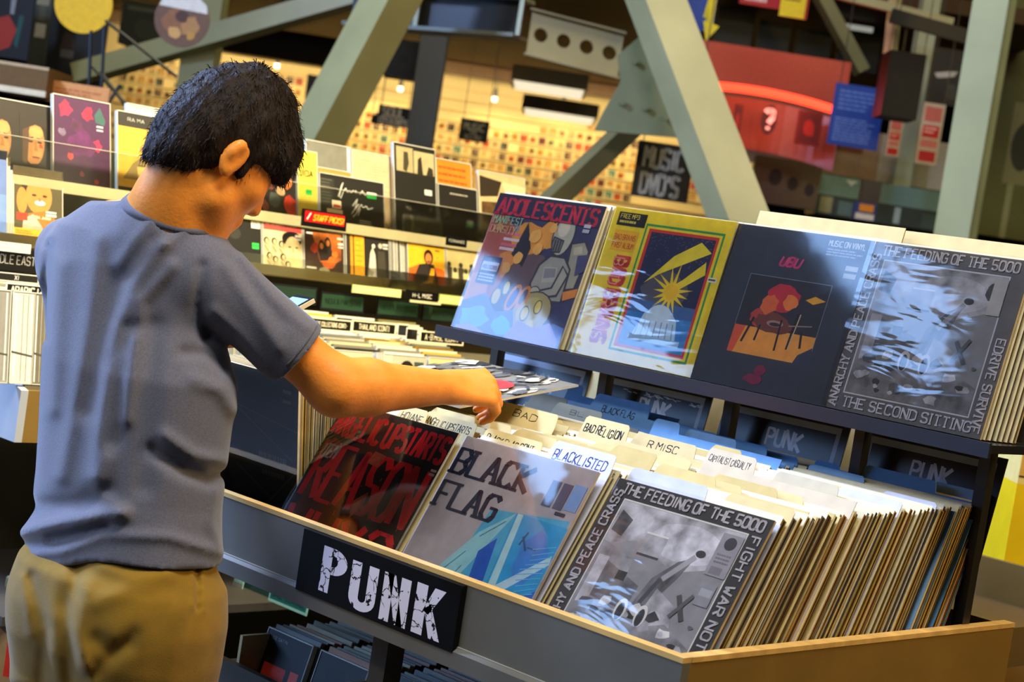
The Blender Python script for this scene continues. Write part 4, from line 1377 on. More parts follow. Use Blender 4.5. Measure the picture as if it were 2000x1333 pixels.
cd(p_script, 'wide black CD set with white script handwriting', XB_ + .006, 625, 752, 430, TZB, .126, group=B, top=(643, 339))
cd(p_dvd, 'tall black DVD with photos along its top', XB_, 772, 855, 420, TZB, .186, group=B, top=(800, 281))
cd(p_orange, 'orange printed card above a dark CD near the DVD', XB_ - .022, 855, 925, 400, TZB, .166, group=B, top=(874, 311))
cd(p_dark, 'dark brown CD with green sticker near the ADOLESCENTS album', XB_, 858, 935, 430, TZB, .130, group=B, top=(864, 359))
cd(p_brown, 'beige and brown collage CD half hidden by the ADOLESCENTS album', XB_, 938, 1030, 430, TZB, .176, group=B, top=(942, 332))
cd(lambda a: a.rect(0, 0, 1, 1, 'c01c8a').text('T+', .1, .4, .012, 'f0c0e0', wt=.2), 'small magenta sticker card before the seated musician CD', XB_ + .033, 276, 292, 352, TZB - .012, .032, t=.002, tilt=0, group=B)
# items beyond the ADOLESCENTS album
cd(lambda a: a.rect(0, 0, 1, 1, '0e0e10').rect(0, 0, .06, 1, 'c8c8cc').text('BEST OF THE LIVE', .25, .7, .008, 'b0b0b0', fit=.06), 'black DVD lying in a white case above the ADOLESCENTS album', -3.86, 1118, 1245, 370, TZB + .12, .05, tilt=.2, group=B)
cd(lambda a: a.rect(0, 0, 1, 1, '8aa4c0').blob(.5, .5, .4, '1c2430', 3, 10, .4, .6), 'pale blue DVD case above the ADOLESCENTS title', -3.87, 1005, 1085, 350, TZB + .12, .06, tilt=.2, group=B)

for wl, pl, pr, pt, pb, x, tx, face, ink, lab, fit in (
    (0, 590, 676, 408, 450, XA + .035, 'STAFF PICKS!', 'd01418', 'f0b428', 'red STAFF PICKS sign in a black holder on the CD rack', .8),
):
    P = onx(pl, pb - 12, x)
    Q = onx(pr, pb, x)
    hh = onx(pl, pt, x)[2] - P[2]

    def dr(a):
        a.rect(.05, .1, .95, .72, face).text(tx, .24, .6, .0155, ink, wt=.2, fit=(Q[1] - P[1]) * .68, slant=.25).line(.1, .6, .18, .2, .003, 'f0e8d8')
    o = plate('shelf_sign', Q[1] - P[1], hh + .006, .006, dr, PLASTIC, '0c0a0a', '0c0a0a')
    put(o, (x, (P[1] + Q[1]) / 2, P[2] - .004), T90, .1)
    tag(o, lab, 'sign')

# header plates and labels standing among the CDs
def rtag(x, pl, pr, pyt, hh, tx, frame, face, ink, lab, th=.5, fit=.86, wt=.13, cat='label', group='labels in the CD rack', base=.0, wob=0.0):
    P = onx(pl, pyt, x)
    y1 = yat(pr, x, P[2])
    w_ = y1 - P[1]

    def dr(a):
        if frame:
            a.rect(.03, .12, .97, .88, face)
        if tx:
            a.text(tx, .5 - fit * .47, .5 + th / 2, hh * th, ink, wt=wt, fit=w_ * fit * .94, wob=wob)
    o = plate('label_card', w_, hh, .003, dr, PLASTIC, frame or face, frame or face)
    put(o, (x, P[1] + w_ / 2, P[2] - hh), T90, .08)
    tag(o, lab, cat, group)


rtag(XH, -40, 92, 478, .052, 'MIDDLE EAST', None, '111110', 'b0b0a8', 'black header card lettered MIDDLE EAST left of the shopper', th=.38, fit=.74, wt=.09)
rtag(XH, 527, 622, 552, .048, '', '16181a', '22362a', '20281e', 'dark green header card behind the phone')
rtag(XH, 630, 715, 569, .05, 'INDIA & PAKISTAN', '121414', '24402c', '14221a', 'dark green header lettered India and Pakistan right of the phone', th=.3)
rtag(XH, 740, 822, 582, .05, 'INDIA & PAKISTAN', '121414', '24402c', '182a1e', 'dark green header, second lettered India and Pakistan from the phone', th=.3)
rtag(XH, 828, 930, 593, .05, 'INDIA & PAKISTAN', '121414', '22382a', '182a1e', 'dark green header half hidden by the ADOLESCENTS album', th=.3)
rtag(XT, 596, 690, 618, .032, 'JAPANESE COLLECTIONS (CONT)-', 'e8e0bc', '12110c', 'e8e0bc', 'white framed black label lettered JAPANESE COLLECTIONS', th=.36)
rtag(XT, 690, 776, 625, .032, 'THAILAND (CONT)', 'e8e0bc', '12110c', 'e8e0bc', 'white framed black label lettered THAILAND', th=.44, fit=.74)
rtag(XT + .03, 822, 908, 646, .032, 'A-B MISC (CONT)', 'e8e0bc', '12110c', 'e8e0bc', 'white framed black label lettered A-B MISC', th=.46, fit=.8)
rtag(XT, 905, 945, 657, .022, 'SC', None, '12110c', 'e8e0bc', 'black label ending SC beside the A-B MISC label', th=.5, fit=.4)
rtag(XT - .01, 780, 800, 632, .036, '', 'e8e0bc', '14120c', 'e8e0bc', 'small blank black tag in white frame right of THAILAND')
rtag(XT + .015, 797, 818, 640, .036, '', 'e8e0bc', '14120c', 'e8e0bc', 'small blank black tag left of the A-B MISC label')
rtag(XT + .02, 14, 96, 551, .034, 'ARABIC I-', 'e4e0d0', '12110c', 'e8e4d0', 'white framed black label lettered ARABIC left of the shopper', th=.5, fit=.8, wt=.18)
rtag(XH + .03, 795, 858, 566, .026, 'H-L MISC', None, '0e0e0c', 'e8e4d0', 'black label lettered H-L MISC under the yellow guitarist CD', th=.42, fit=.62, wt=.16)
rtag(XH + .02, 690, 785, 556, .022, '', 'd8d88a', 'dcdc94', 'd8d88a', 'pale yellow price strip left of the H-L MISC label')
rtag(XH + .02, 860, 905, 575, .026, '', 'c8dc70', 'd0d890', 'd8d88a', 'pale green price strip right of the H-L MISC label')
rtag(XH + .03, 802, 862, 582, .012, '', 'd8d8a0', 'd8d0a0', 'd8d88a', 'cream strip under the H-L MISC label')
rtag(XH + .01, -10, 62, 470, .022, '', 'd8d8d0', 'e0e0c8', 'd8d88a', 'white price strip above the MIDDLE EAST header')
rtag(XH + .04, -10, 78, 530, .02, 'XI', 'd8d8d0', '20201c', 'd8d8d0', 'white edged strip under the MIDDLE EAST header', th=.5, fit=.1)
rtag(XA + .045, 874, 914, 459, .03, 'FERNANDO', None, '0e0e0e', 'c8c8b8', 'small black tab label beside the grey green clear case', th=.25, fit=.8)

# cases filed in the bins of the rack
CDV = {}


def cdm(cn, w_=.142, h_=.125, t=.0104, keep=False):
    k = (cn, w_, h_, t)
    if k not in CDV:
        mb = MB()
        e = {'clear': 'a8a890', 'white': 'd4d0bc', 'cream': 'd2c494', 'dark': '2a2822', 'yellow': 'd0a838', 'grey': '7c7a6c', 'olive': '7a7448', 'orange': 'c87830', 'brown': '5a4426', 'pale': 'c8c8bc'}[cn]
        mb.obox((-w_ / 2, 0, 0), (w_, 0, 0), (0, t, 0), (0, 0, h_), e)
        mb.obox((-w_ / 2 + .002, -.0004, .002), (w_ - .004, 0, 0), (0, .0008, 0), (0, 0, h_ - .004), {'clear': 'c0bca0', 'white': 'e0dccc'}.get(cn, e))
        mb.obox((-w_ / 2, t * .25, h_ - .0004), (w_, 0, 0), (0, t * .12, 0), (0, 0, .0008), '3c3a2c')
        CDV[k] = mb.mesh('cd_case', PLASTIC)
    return CDV[k]


g = random.Random(12)
for ci in range(7):
    yc = [2.04, 2.19, 2.60, 2.757, 2.912, 3.067, 3.222][ci]
    x = XF - .035
    k = 0
    where = ['by ARABIC', 'by MIDDLE EAST', 'by the phone', 'by JAPANESE', 'by THAILAND', 'by A-B MISC', 'right of A-B MISC'][ci]
    while x > XH + .02:
        k += 1
        cn = g.choices(['clear', 'white', 'cream', 'dark', 'yellow', 'grey', 'olive', 'pale'], [5, 3, 6, 1, 2, 2, 2, 3])[0]
        o = bpy.data.objects.new('cd_case', cdm(cn))
        COL.objects.link(o)
        put(o, (x, yc, ZR - .477 + max(0, XF - .05 - x) * .30), T90, math.radians(12))
        tag(o, '%s CD case, %s from front of the rack column %s' % (cn, nth(k), where), 'CD', 'CD cases filed in the rack bins')
        x -= .0128 + g.random() * .006
XC_ = XF - .022
cd(lambda a: a.rect(0, 0, 1, 1, 'd8c8a4').rect(.06, .06, .94, .94, 'd4bc9c').scrawl(.2, .2, .8, .6, 'b89c80', 6, .2, 4), 'cream paper sleeved CD above the shopper forearm', XC_, 632, 728, 720, ZR - .476, .128, math.radians(12), group='CDs fronting the rack bins')
cd(lambda a: a.rect(0, 0, 1, 1, 'b4b49c').rect(.0, 0, .2, 1, 'd0ccb0').ell(.55, .4, .2, .3, '12100c').ell(.53, .5, .1, .16, 'e0b060').ell(.5, .48, .02, .012, '2a1a0c').ell(.58, .48, .02, .012, '2a1a0c').rect(.72, .12, .95, .26, '3a4a44').rect(.74, .32, .95, .38, 'e0dccc'), 'grey CD showing a black haired face behind the forearm', XC_, 748, 832, 725, ZR - .476, .128, math.radians(12), group='CDs fronting the rack bins')
cd(lambda a: a.rect(0, 0, 1, 1, 'dcc890').rect(.1, .3, .9, .5, 'e8b830').scrawl(.1, .1, .9, .2, 'b8a060', 2, .3, 3), 'cream and yellow CD right of the black haired face CD', XC_, 836, 925, 735, ZR - .476, .128, math.radians(12), group='CDs fronting the rack bins')
for k, c_ in enumerate(('4a7ac0', 'c03a28', 'd8b040')):
    cd(lambda a: a.rect(0, 0, 1, 1, c_), '%s edge-on CD left of the black haired face CD' % ('blue', 'red', 'yellow')[k], XC_ + .004, 735 + 4 * k, 738.5 + 4 * k, 720, ZR - .476, .13, math.radians(12), group='CDs fronting the rack bins')
for k, (pl, pr) in enumerate(((-40, 14), (17, 62), (60, 92))):
    cd(lambda a: a.rect(0, 0, 1, 1, ['8a8a84', 'c8c8c0', '6a6656'][k]).rect(.1, .02, .2, .98, 'e0e0d8').rect(.45, .02, .5, .98, '9a9a92').rect(.7, .02, .74, .98, '8e8e88').rect(.86, .02, .92, .98, 'dcdcd4').line(0, .66, 1, .7, .004, '4a4a44'),
       '%s long clear anti-theft keeper left of the shopper' % ('grey', 'white', 'dark')[k], XC_ + .004, pl, pr, 745, ZR - .476, .2, math.radians(10), group='keepers in the left rack bin')

# ---------------------------------------------------------------- clearance CDs on the shelf under the punk bin
TZ0 = .551
low = empty('clearance_tray', (-2.2, 2.4, TZ0), 'shallow dark tray of clearance CDs on the shelf under the punk bin', 'tray')
part('tray_floor', lambda m: m.box(XL + .05, 2.06, TZ0, XE - .06, 2.78, TZ0 + .014, '2c2a22'), low)
part('tray_front', lambda m: m.box(XL + .05, 2.045, TZ0, XE - .06, 2.06, TZ0 + .07, '3a3830'), low)
for i, xd in enumerate((-2.30, -2.62, -1.98, -1.66)):
    part('partition', lambda m: m.box(xd - .004, 2.06, TZ0 + .014, xd + .004, 2.78, TZ0 + .124, 'b8b088'), low)


def q_red(a):
    a.rect(0, 0, 1, 1, '0c0c0e').text('JOE SATIN', .1, .14, .006, '8a8a8a', fit=.05).rect(.12, .52, .62, .88, 'c02c14').rect(.12, .8, .62, .9, 'd88a40').rect(.72, .5, .9, .68, 'e04a38')


def q_dark(a):
    a.rect(0, 0, 1, 1, '181712').P('.2 .2 .6 .15 .7 .6 .3 .7', '0c0c0a').blob(.7, .75, .2, '4a4430', 2, 10)


def q_olive(a):
    a.rect(0, 0, 1, 1, '6a6640').blob(.5, .4, .2, '3a2c1c', 3, 10).blob(.75, .7, .25, 'a06a34', 4, 10).P('.2 .5 .4 .6 .3 .9 .1 .9', '16140e')


def q_syl(a):
    a.rect(0, 0, 1, 1, '0d0c0c').text('WWW.SYLVESTRE', .2, .2, .009, 'a8a498', fit=.085, wt=.14).rect(.72, .36, .92, .54, 'e05a40').rect(.2, .6, .5, .9, '241c16')


for i, (dr, xc, lab) in enumerate(((q_red, -2.555, 'black CD with red patch at the front of the clearance tray'), (q_dark, -2.39, 'dark CD in the clearance tray beside the red patch one'),
                                   (q_olive, -2.22, 'olive and brown CD at the front of the clearance tray'), (q_syl, -2.07, 'black CD lettered WWW.SYLVESTRE in the clearance tray'), (q_olive, -1.90, 'olive CD at the far right of the clearance tray'))):
    o = cd(dr, lab, 0, 0, 1, 0, 0, .125, w=.142, group='CDs fronting the clearance tray')
    put(o, (xc, 2.10 + (.0 if i != 3 else .03), TZ0 + .015 + (.0 if i != 3 else .02)), 0, math.radians(14))
    yb, k = 2.118 + (.03 if i == 3 else 0), 0
    while yb < 2.56:
        k += 1
        cn = g.choices(['olive', 'dark', 'brown', 'grey', 'cream', 'orange'], [7, 2, 5, 1, 2, 2])[0]
        c2 = bpy.data.objects.new('cd_case', cdm(cn))
        COL.objects.link(c2)
        put(c2, (xc + g.uniform(-.004, .004), yb, TZ0 + .015 + g.random() * .006), 0, math.radians(14))
        tag(c2, '%s CD case %s behind the %s' % (cn, nth(k), ['red patched', 'dark', 'olive brown', 'lettered black', 'far olive'][i] + ' clearance CD'), 'CD', 'CD cases in the clearance tray')
        yb += .0135 + g.random() * .012
for px_, y_, lab, tx in ((528, 2.62, 'green tag lettered DANCE-CLEARANCE in the clearance tray', 'DANCE-CLEARANCE'), (470, 2.68, 'dark green tag left of the DANCE-CLEARANCE tag', ''), (430, 2.66, 'pale tag at the left of the clearance tray', '')):
    P = ony(px_, {528: 1140, 470: 1118, 430: 1120}[px_], y_)
    o = plate('tray_tag', .15 if px_ != 430 else .04, .042, .003, lambda a: a.rect(.03, .14, .97, .84, '0f5448' if px_ == 528 else ('1c3a34' if px_ == 470 else '7a7a70')).text(tx, .08, .66, .014, '062a24', fit=.125, wt=.18), PLASTIC, '8ab8a8', '7fae9e')
    put(o, (P[0] + .075, y_, P[2] - .042), 0, .1)
    tag(o, lab, 'label')
# ================================================================== the shopper
def smin(a, b, k):
    h = np.clip(0.5 + 0.5 * (b - a) / k, 0, 1)
    return b + (a - b) * h - k * h * (1 - h)


class Field:
    def __init__(s, lo, hi, h):
        s.lo, s.h = np.array(lo, float), h
        s.n = np.ceil((np.array(hi) - s.lo) / h).astype(int) + 1
        s.V = np.full(s.n, 1.0, np.float32)

    def win(s, lo, hi, pad):
        i0 = np.clip(np.floor((np.array(lo) - pad - s.lo) / s.h).astype(int), 0, s.n)
        i1 = np.clip(np.ceil((np.array(hi) + pad - s.lo) / s.h).astype(int) + 1, 0, s.n)
        ax = [(s.lo[a] + s.h * np.arange(i0[a], i1[a])).astype(np.float32) for a in range(3)]
        sl = tuple(slice(i0[a], i1[a]) for a in range(3))
        return sl, ax[0][:, None, None], ax[1][None, :, None], ax[2][None, None, :]

    def add(s, sl, d, k, mode='u'):
        if mode == 'u':
            s.V[sl] = smin(s.V[sl], d, k) if k else np.minimum(s.V[sl], d)
        else:
            s.V[sl] = -smin(-s.V[sl], d, k) if k else np.maximum(s.V[sl], -d)

    def cap(s, p, q, r1, r2=None, k=0.02, mode='u', flat=None):
        p, q = np.asarray(p, float), np.asarray(q, float)
        r2 = r1 if r2 is None else r2
        R = max(r1, r2)
        sl, x, y, z = s.win(np.minimum(p, q) - R, np.maximum(p, q) + R, k + .02)
        v = q - p
        L2 = v @ v + 1e-12
        t = np.clip(((x - p[0]) * v[0] + (y - p[1]) * v[1] + (z - p[2]) * v[2]) / L2, 0, 1)
        d = np.sqrt((x - p[0] - t * v[0]) ** 2 + (y - p[1] - t * v[1]) ** 2 + (z - p[2] - t * v[2]) ** 2) - (r1 + (r2 - r1) * t)
        if flat is not None:   # cut square at the far end
            u = v / math.sqrt(L2)
            e = (x - q[0]) * u[0] + (y - q[1]) * u[1] + (z - q[2]) * u[2] - flat
            d = np.maximum(d, e)
        s.add(sl, d, k, mode)

    def ell(s, c, ax, rot=None, k=0.02, mode='u'):
        c, ax = np.asarray(c, float), np.asarray(ax, float)
        R = ax.max()
        sl, x, y, z = s.win(c - R, c + R, k + .02)
        rot = np.eye(3) if rot is None else rot
        px, py, pz = x - c[0], y - c[1], z - c[2]
        l = [(rot[i, 0] * px + rot[i, 1] * py + rot[i, 2] * pz) for i in range(3)]
        k0 = np.sqrt(sum((l[i] / ax[i]) ** 2 for i in range(3)))
        k1 = np.sqrt(sum((l[i] / ax[i] ** 2) ** 2 for i in range(3))) + 1e-9
        s.add(sl, k0 * (k0 - 1) / k1, k, mode)

    def stack(s, rings, k=0.03, e=2.3):
        r = np.array(sorted(rings))
        lo = [(r[:, 1] - r[:, 3]).min(), (r[:, 2] - r[:, 4]).min(), r[0, 0]]
        hi = [(r[:, 1] + r[:, 3]).max(), (r[:, 2] + r[:, 4]).max(), r[-1, 0]]
        sl, x, y, z = s.win(lo, hi, k + .02)
        zz = z.ravel()
        cx, cy, a, b = [np.interp(zz, r[:, 0], r[:, i])[None, None, :] for i in range(1, 5)]
        d = ((np.abs((x - cx) / a) ** e + np.abs((y - cy) / b) ** e) ** (1 / e) - 1) * np.minimum(a, b)
        d = np.maximum(d, np.maximum(z - r[-1, 0], r[0, 0] - z))
        s.add(sl, d.astype(np.float32), k)

    def nodes(s, band):
        idx = np.argwhere(np.abs(s.V) < band)
        return idx, s.lo + idx * s.h

    def mesh(s, relax=1):
        V = s.V
        ins = V < 0
        n = s.n - 1
        cnt = np.zeros(n, np.int8)
        offs = [(i, j, k) for i in (0, 1) for j in (0, 1) for k in (0, 1)]
        for i, j, k in offs:
            cnt += ins[i:i + n[0], j:j + n[1], k:k + n[2]]
        act = (cnt > 0) & (cnt < 8)
        cells = np.argwhere(act)
        idx = np.full(n, -1, np.int32)
        idx[act] = np.arange(len(cells))
        pos = np.zeros((len(cells), 3))
        num = np.zeros(len(cells))
        ed = [(a, b) for a in offs for b in offs if a < b and sum(abs(a[q] - b[q]) for q in range(3)) == 1]
        for a, b in ed:
            va = V[cells[:, 0] + a[0], cells[:, 1] + a[1], cells[:, 2] + a[2]]
            vb = V[cells[:, 0] + b[0], cells[:, 1] + b[1], cells[:, 2] + b[2]]
            m = (va < 0) != (vb < 0)
            t = np.where(m, va / np.where(m, va - vb, 1), 0)[:, None]
            P = np.array(a) + t * (np.array(b) - np.array(a))
            pos += np.where(m[:, None], P, 0)
            num += m
        verts = s.lo + (cells + pos / num[:, None]) * s.h
        faces = []
        for ax in range(3):
            o1, o2 = [q for q in range(3) if q != ax]
            A = ins.take(range(0, n[ax]), ax)
            B = ins.take(range(1, n[ax] + 1), ax)
            e = np.argwhere(A != B)
            e = e[(e[:, o1] > 0) & (e[:, o2] > 0) & (e[:, o1] < n[o1]) & (e[:, o2] < n[o2])]
            f = []
            for d1, d2 in ((-1, -1), (0, -1), (0, 0), (-1, 0)):
                c = e.copy()
                c[:, o1] += d1
                c[:, o2] += d2
                f.append(idx[c[:, 0], c[:, 1], c[:, 2]])
            f = np.stack(f, 1)
            inside = A[e[:, 0], e[:, 1], e[:, 2]]
            flip = inside if ax != 1 else ~inside
            f[~flip] = f[~flip][:, ::-1]
            faces.append(f)
        faces = np.concatenate(faces)
        for _ in range(relax):
            acc = np.zeros_like(verts)
            c_ = np.zeros(len(verts))
            for i in range(4):
                a, b = faces[:, i], faces[:, (i + 1) % 4]
                np.add.at(acc, a, verts[b])
                np.add.at(c_, a, 1)
                np.add.at(acc, b, verts[a])
                np.add.at(c_, b, 1)
            verts = verts * .5 + .5 * acc / np.maximum(c_, 1)[:, None]
        return verts, faces


def sdf_object(name, F, material, color, parent, relax=1, base=None, paint=None):
    v, f = F.mesh(relax)
    off = np.array(WLOC[parent.name]) if parent is not None else np.asarray(base, float)
    me = bpy.data.meshes.new(name)
    me.vertices.add(len(v))
    me.vertices.foreach_set('co', (v - off).astype(np.float32).ravel())
    me.loops.add(f.size)
    me.loops.foreach_set('vertex_index', f.astype(np.int32).ravel())
    me.polygons.add(len(f))
    me.polygons.foreach_set('loop_start', np.arange(0, f.size, 4, dtype=np.int32))
    me.polygons.foreach_set('use_smooth', np.ones(len(f), bool))
    me.update(calc_edges=True)
    me.materials.append(material)
    at = me.color_attributes.new('Col', 'FLOAT_COLOR', 'POINT')
    c = np.ones((len(v), 4), np.float32)
    c[:, :3] = C(color)
    if paint is not None:
        paint(v, c)
    at.data.foreach_set('color', c.ravel())
    o = bpy.data.objects.new(name, me)
    COL.objects.link(o)
    if parent is not None:
        o.parent = parent
    else:
        o.location = off
    WLOC[o.name] = off
    return o


def W(px, py, y):
    return ony(px, py, y)


def reach(p, px, py, L, far=True):
    """the point on the sight line of (px, py) at distance L from p (the far one)"""
    d = ray(px, py)
    o = CAM - p
    b = d @ o
    disc = b * b - (o @ o - L * L)
    t = -b + (math.sqrt(max(0, disc)) if far else -math.sqrt(max(0, disc)))
    return CAM + d * t


YB = 1.62
# head frame: turned toward the bin and bowed
az, pit = math.radians(80), math.radians(36)
Fh0 = np.array([math.cos(az), math.sin(az), 0])
Rh = np.array([math.sin(az), -math.cos(az), 0])
Fh = Fh0 * math.cos(pit) - UP * math.sin(pit)
Uh = Fh0 * math.sin(pit) + UP * math.cos(pit)
HR = np.array([Fh, Rh, Uh])
HC = W(440, 292, 1.65)
HS = .95


def hp(f, r, u):
    return HC + (Fh * f + Rh * r + Uh * u) * HS


def ring(pl, pr, py, y=YB, rb=.64, grow=0.0, k=1.2):
    A, B = W(pl, py, y), W(pr, py, y)
    c = W((pl + pr) / 2, py, y)
    dpt = (c - CAM) @ FWD
    wd = (pr - pl) / 2 * dpt / FPX
    a = wd * k + grow
    return (c[2], c[0], c[1], a, a * rb)


TORSO = [ring(40, 436, 1120, k=1.2), ring(52, 436, 1040), ring(62, 438, 950), ring(68, 450, 850), ring(74, 468, 720), ring(76, 452, 610), ring(84, 448, 520), ring(110, 440, 460), ring(170, 425, 415)]
SH_R = W(400, 536, 1.63)
SH_L = W(136, 488, 1.63)
EL = reach(SH_R, 658, 757, .285)
WR = reach(EL, 878, 757, .245)
KN = reach(WR, 952, 762, .078)
NB = W(332, 420, 1.60)
NT = hp(-.022, 0, -.080)
EL_L = np.array([SH_L[0] - .03, SH_L[1] + .08, SH_L[2] - .27])
PH = dep(588, 592, 3.22)
WR_L = PH + np.array([-.12, -.10, -.085])
HIP = W(236, 1150, YB)
hipR, hipL = HIP + np.array([.085, 0, -.02]), HIP + np.array([-.085, 0, -.02])
kneeR, kneeL = np.array([hipR[0] + .01, YB + .05, .49]), np.array([hipL[0] - .02, YB + .03, .49])
ankR, ankL = np.array([hipR[0] + .02, YB + .0, .09]), np.array([hipL[0] - .03, YB - .02, .09])

H = 0.005
BODY = Field((-3.05, 1.30, 0.0), (-1.85, 2.55, 1.80), H)
# torso and legs carry the clothes
BODY.stack([(r[0], r[1], r[2], r[3] - (.026 if r[0] > 1.05 else .042), r[4] - (.026 if r[0] > 1.05 else .040)) for r in TORSO], .02)
for a_, b_, c_ in ((hipR, kneeR, ankR), (hipL, kneeL, ankL)):
    BODY.cap(a_, b_, .082, .055, .03)
    BODY.cap(b_, c_, .052, .036, .02)
    BODY.cap(c_ + np.array([0, -.03, -.045]), c_ + np.array([0, .13, -.055]), .036, .028, .02)
BODY.cap(SH_L + np.array([.05, 0, -.03]), SH_R + np.array([-.05, 0, -.03]), .04, .04, .03)
BODY.cap(NB - np.array([0, 0, .05]), NT, .072, .056, .03)
for S_ in (SH_R, SH_L):
    BODY.cap(NB + (NT - NB) * .35, NB + (S_ - NB) * .55 + np.array([0, 0, .0]), .044, .034, .05)
BODY.cap(NB + np.array([.01, 0, -.01]), SH_R + np.array([-.05, 0, -.02]), .04, .03, .03)
BODY.cap(NB + np.array([-.01, 0, -.01]), SH_L + np.array([.05, 0, -.02]), .04, .03, .03)
# arms
for s_, e_, w_ in ((SH_R, EL, WR), (SH_L, EL_L, WR_L)):
    BODY.cap(s_, e_, .043, .044, .03)
    m_ = e_ + (w_ - e_) * .25
    BODY.cap(e_, m_, .044, .046, .03)
    BODY.cap(m_, w_, .046, .0285, .02)


def hand(wr, d, n, curl, thumb):
    d = d / np.linalg.norm(d)
    n = n - d * (n @ d)
    n /= np.linalg.norm(n)
    s_ = np.cross(d, n)
    kc = wr + d * .082
    offs = (-.031, -.0105, .0105, .029)
    lens = (.041, .045, .041, .032)
    for i in range(4):
        kp = kc + s_ * offs[i] + d * (.0, .004, .0, -.008)[i] + n * (-.001, .002, .001, -.002)[i]
        BODY.cap(wr + s_ * offs[i] * .55, kp, .017, .0125, .012)
        p = kp
        for (cd_, cn), L, r1, r2 in zip(curl, (lens[i], lens[i] * .62, lens[i] * .52), (.0112, .0098, .0088), (.0098, .0088, .0078)):
            v = d * cd_ - n * cn + s_ * (i - 1.5) * .03
            q = p + v / np.linalg.norm(v) * L
            BODY.cap(p, q, r1, r2, .004)
            p = q
    t0 = wr + d * .022 - s_ * .022 - n * .008
    t1 = t0 + (d * thumb[0] - s_ * thumb[1] - n * thumb[2]) * .042
    t2 = t1 + (d * (thumb[0] + .25) - s_ * (thumb[1] - .35) - n * thumb[2] * .8) * .034
    t3 = t2 + (d * .9 - n * .35) * .026
    BODY.cap(t0, t1, .016, .013, .012)
    BODY.cap(t1, t2, .0125, .0108, .005)
    BODY.cap(t2, t3, .0108, .009, .004)
    return s_


nR = UP * .72 - VF * .66 + VR * .12
hand(WR, KN - WR + UP * .004, nR, ((.62, .72), (-.15, 1.0), (-.75, .55)), (.62, .60, .42))
hand(WR_L, PH + np.array([-.06, -.05, -.065]) - WR_L, np.array([-.5, .2, -.8]), ((.75, .6), (.2, 1.0), (-.5, .8)), (.6, .6, .4))

# head
BODY.ell(hp(-.010, 0, .024), (.092, .074, .092), HR, .02)
BODY.ell(hp(.035, 0, -.035), (.066, .062, .085), HR, .03)
BODY.cap(hp(.03, .045, -.085), hp(.072, .012, -.112), .022, .022, .03)
BODY.cap(hp(.03, -.045, -.085), hp(.072, -.012, -.112), .022, .022, .03)
BODY.ell(hp(-.045, 0, -.040), (.046, .054, .05), HR, .03)
BODY.cap(hp(.092, 0, .0), hp(.112, 0, -.036), .009, .012, .014)          # nose
BODY.ell(hp(.108, .011, -.04), (.009, .008, .007), HR, .006)
BODY.ell(hp(.108, -.011, -.04), (.009, .008, .007), HR, .006)
BODY.cap(hp(.083, -.034, .014), hp(.083, .034, .014), .012, .012, .016)   # brow
for q in (-1, 1):
    BODY.ell(hp(.094, q * .031, -.004), (.016, .017, .012), HR, .006, 'c')
    BODY.ell(hp(.080, q * .031, -.004), (.0125, .0125, .0125), HR, .002)
    BODY.ell(hp(.066, q * .045, -.03), (.022, .018, .02), HR, .02)        # cheek
    # ear
    ER = HR.copy()
    BODY.ell(hp(-.010, q * .081, -.020), (.021, .0085, .034), ER, .006)
    BODY.ell(hp(-.017, q * .088, -.012), (.0125, .0085, .021), ER, .004)
    BODY.ell(hp(-.004, q * .0945, -.020), (.009, .0075, .017), ER, .003, 'c')
    BODY.ell(hp(-.004, q * .080, -.048), (.011, .008, .011), ER, .006)
BODY.cap(hp(.098, -.017, -.074), hp(.098, .017, -.074), .0075, .0075, .008)   # lips
BODY.cap(hp(.097, -.016, -.086), hp(.097, .016, -.086), .0075, .0075, .008)
BODY.cap(hp(.107, -.017, -.080), hp(.107, .017, -.080), .0025, .0025, .003, 'c')

SKIN = mat('skin', 0.48, 0.4, bump=.08, bscale=160, vary=.10, vscale=30, sss=.12)
person = sdf_object('person', BODY, SKIN, 'f19536', None, 1, base=(HIP[0], YB, 0))
tag(person, 'person in a faded blue grey T-shirt and khaki trousers leafing through the punk bin', 'person')
del BODY

# ------------------------------------------------------------ T-shirt
SH = Field((-3.05, 1.30, 0.80), (-1.95, 2.10, 1.55), H)
SH.stack(TORSO, .02)
SH.cap(SH_L + np.array([.05, 0, -.03]), SH_R + np.array([-.05, 0, -.03]), .064, .064, .06)
SH.cap(NB + np.array([.01, 0, -.035]), SH_R + np.array([-.02, 0, -.010]), .063, .050, .05)
SH.cap(NB + np.array([-.01, 0, -.035]), SH_L + np.array([.02, 0, -.010]), .066, .052, .05)
vR = (EL - SH_R) / np.linalg.norm(EL - SH_R)
vL = (EL_L - SH_L) / np.linalg.norm(EL_L - SH_L)
cutR = SH_R + vR * .200
SH.cap(SH_R, cutR, .057, .060, .03, flat=0.0)
SH.cap(SH_L, SH_L + vL * .185, .056, .058, .03, flat=0.0)
# hollow the sleeve mouths, the hem and the neck
SH.cap(cutR - vR * .004, cutR + vR * .05, .051, .051, .0, 'c')
cl = SH_L + vL * .185
SH.cap(cl - vL * .004, cl + vL * .05, .050, .050, .0, 'c')
NV = (NT - NB) / np.linalg.norm(NT - NB)
SH.cap(NB + NV * -.012 + np.array([0, .01, 0]), NT + NV * .1, .079, .10, .004, 'c')
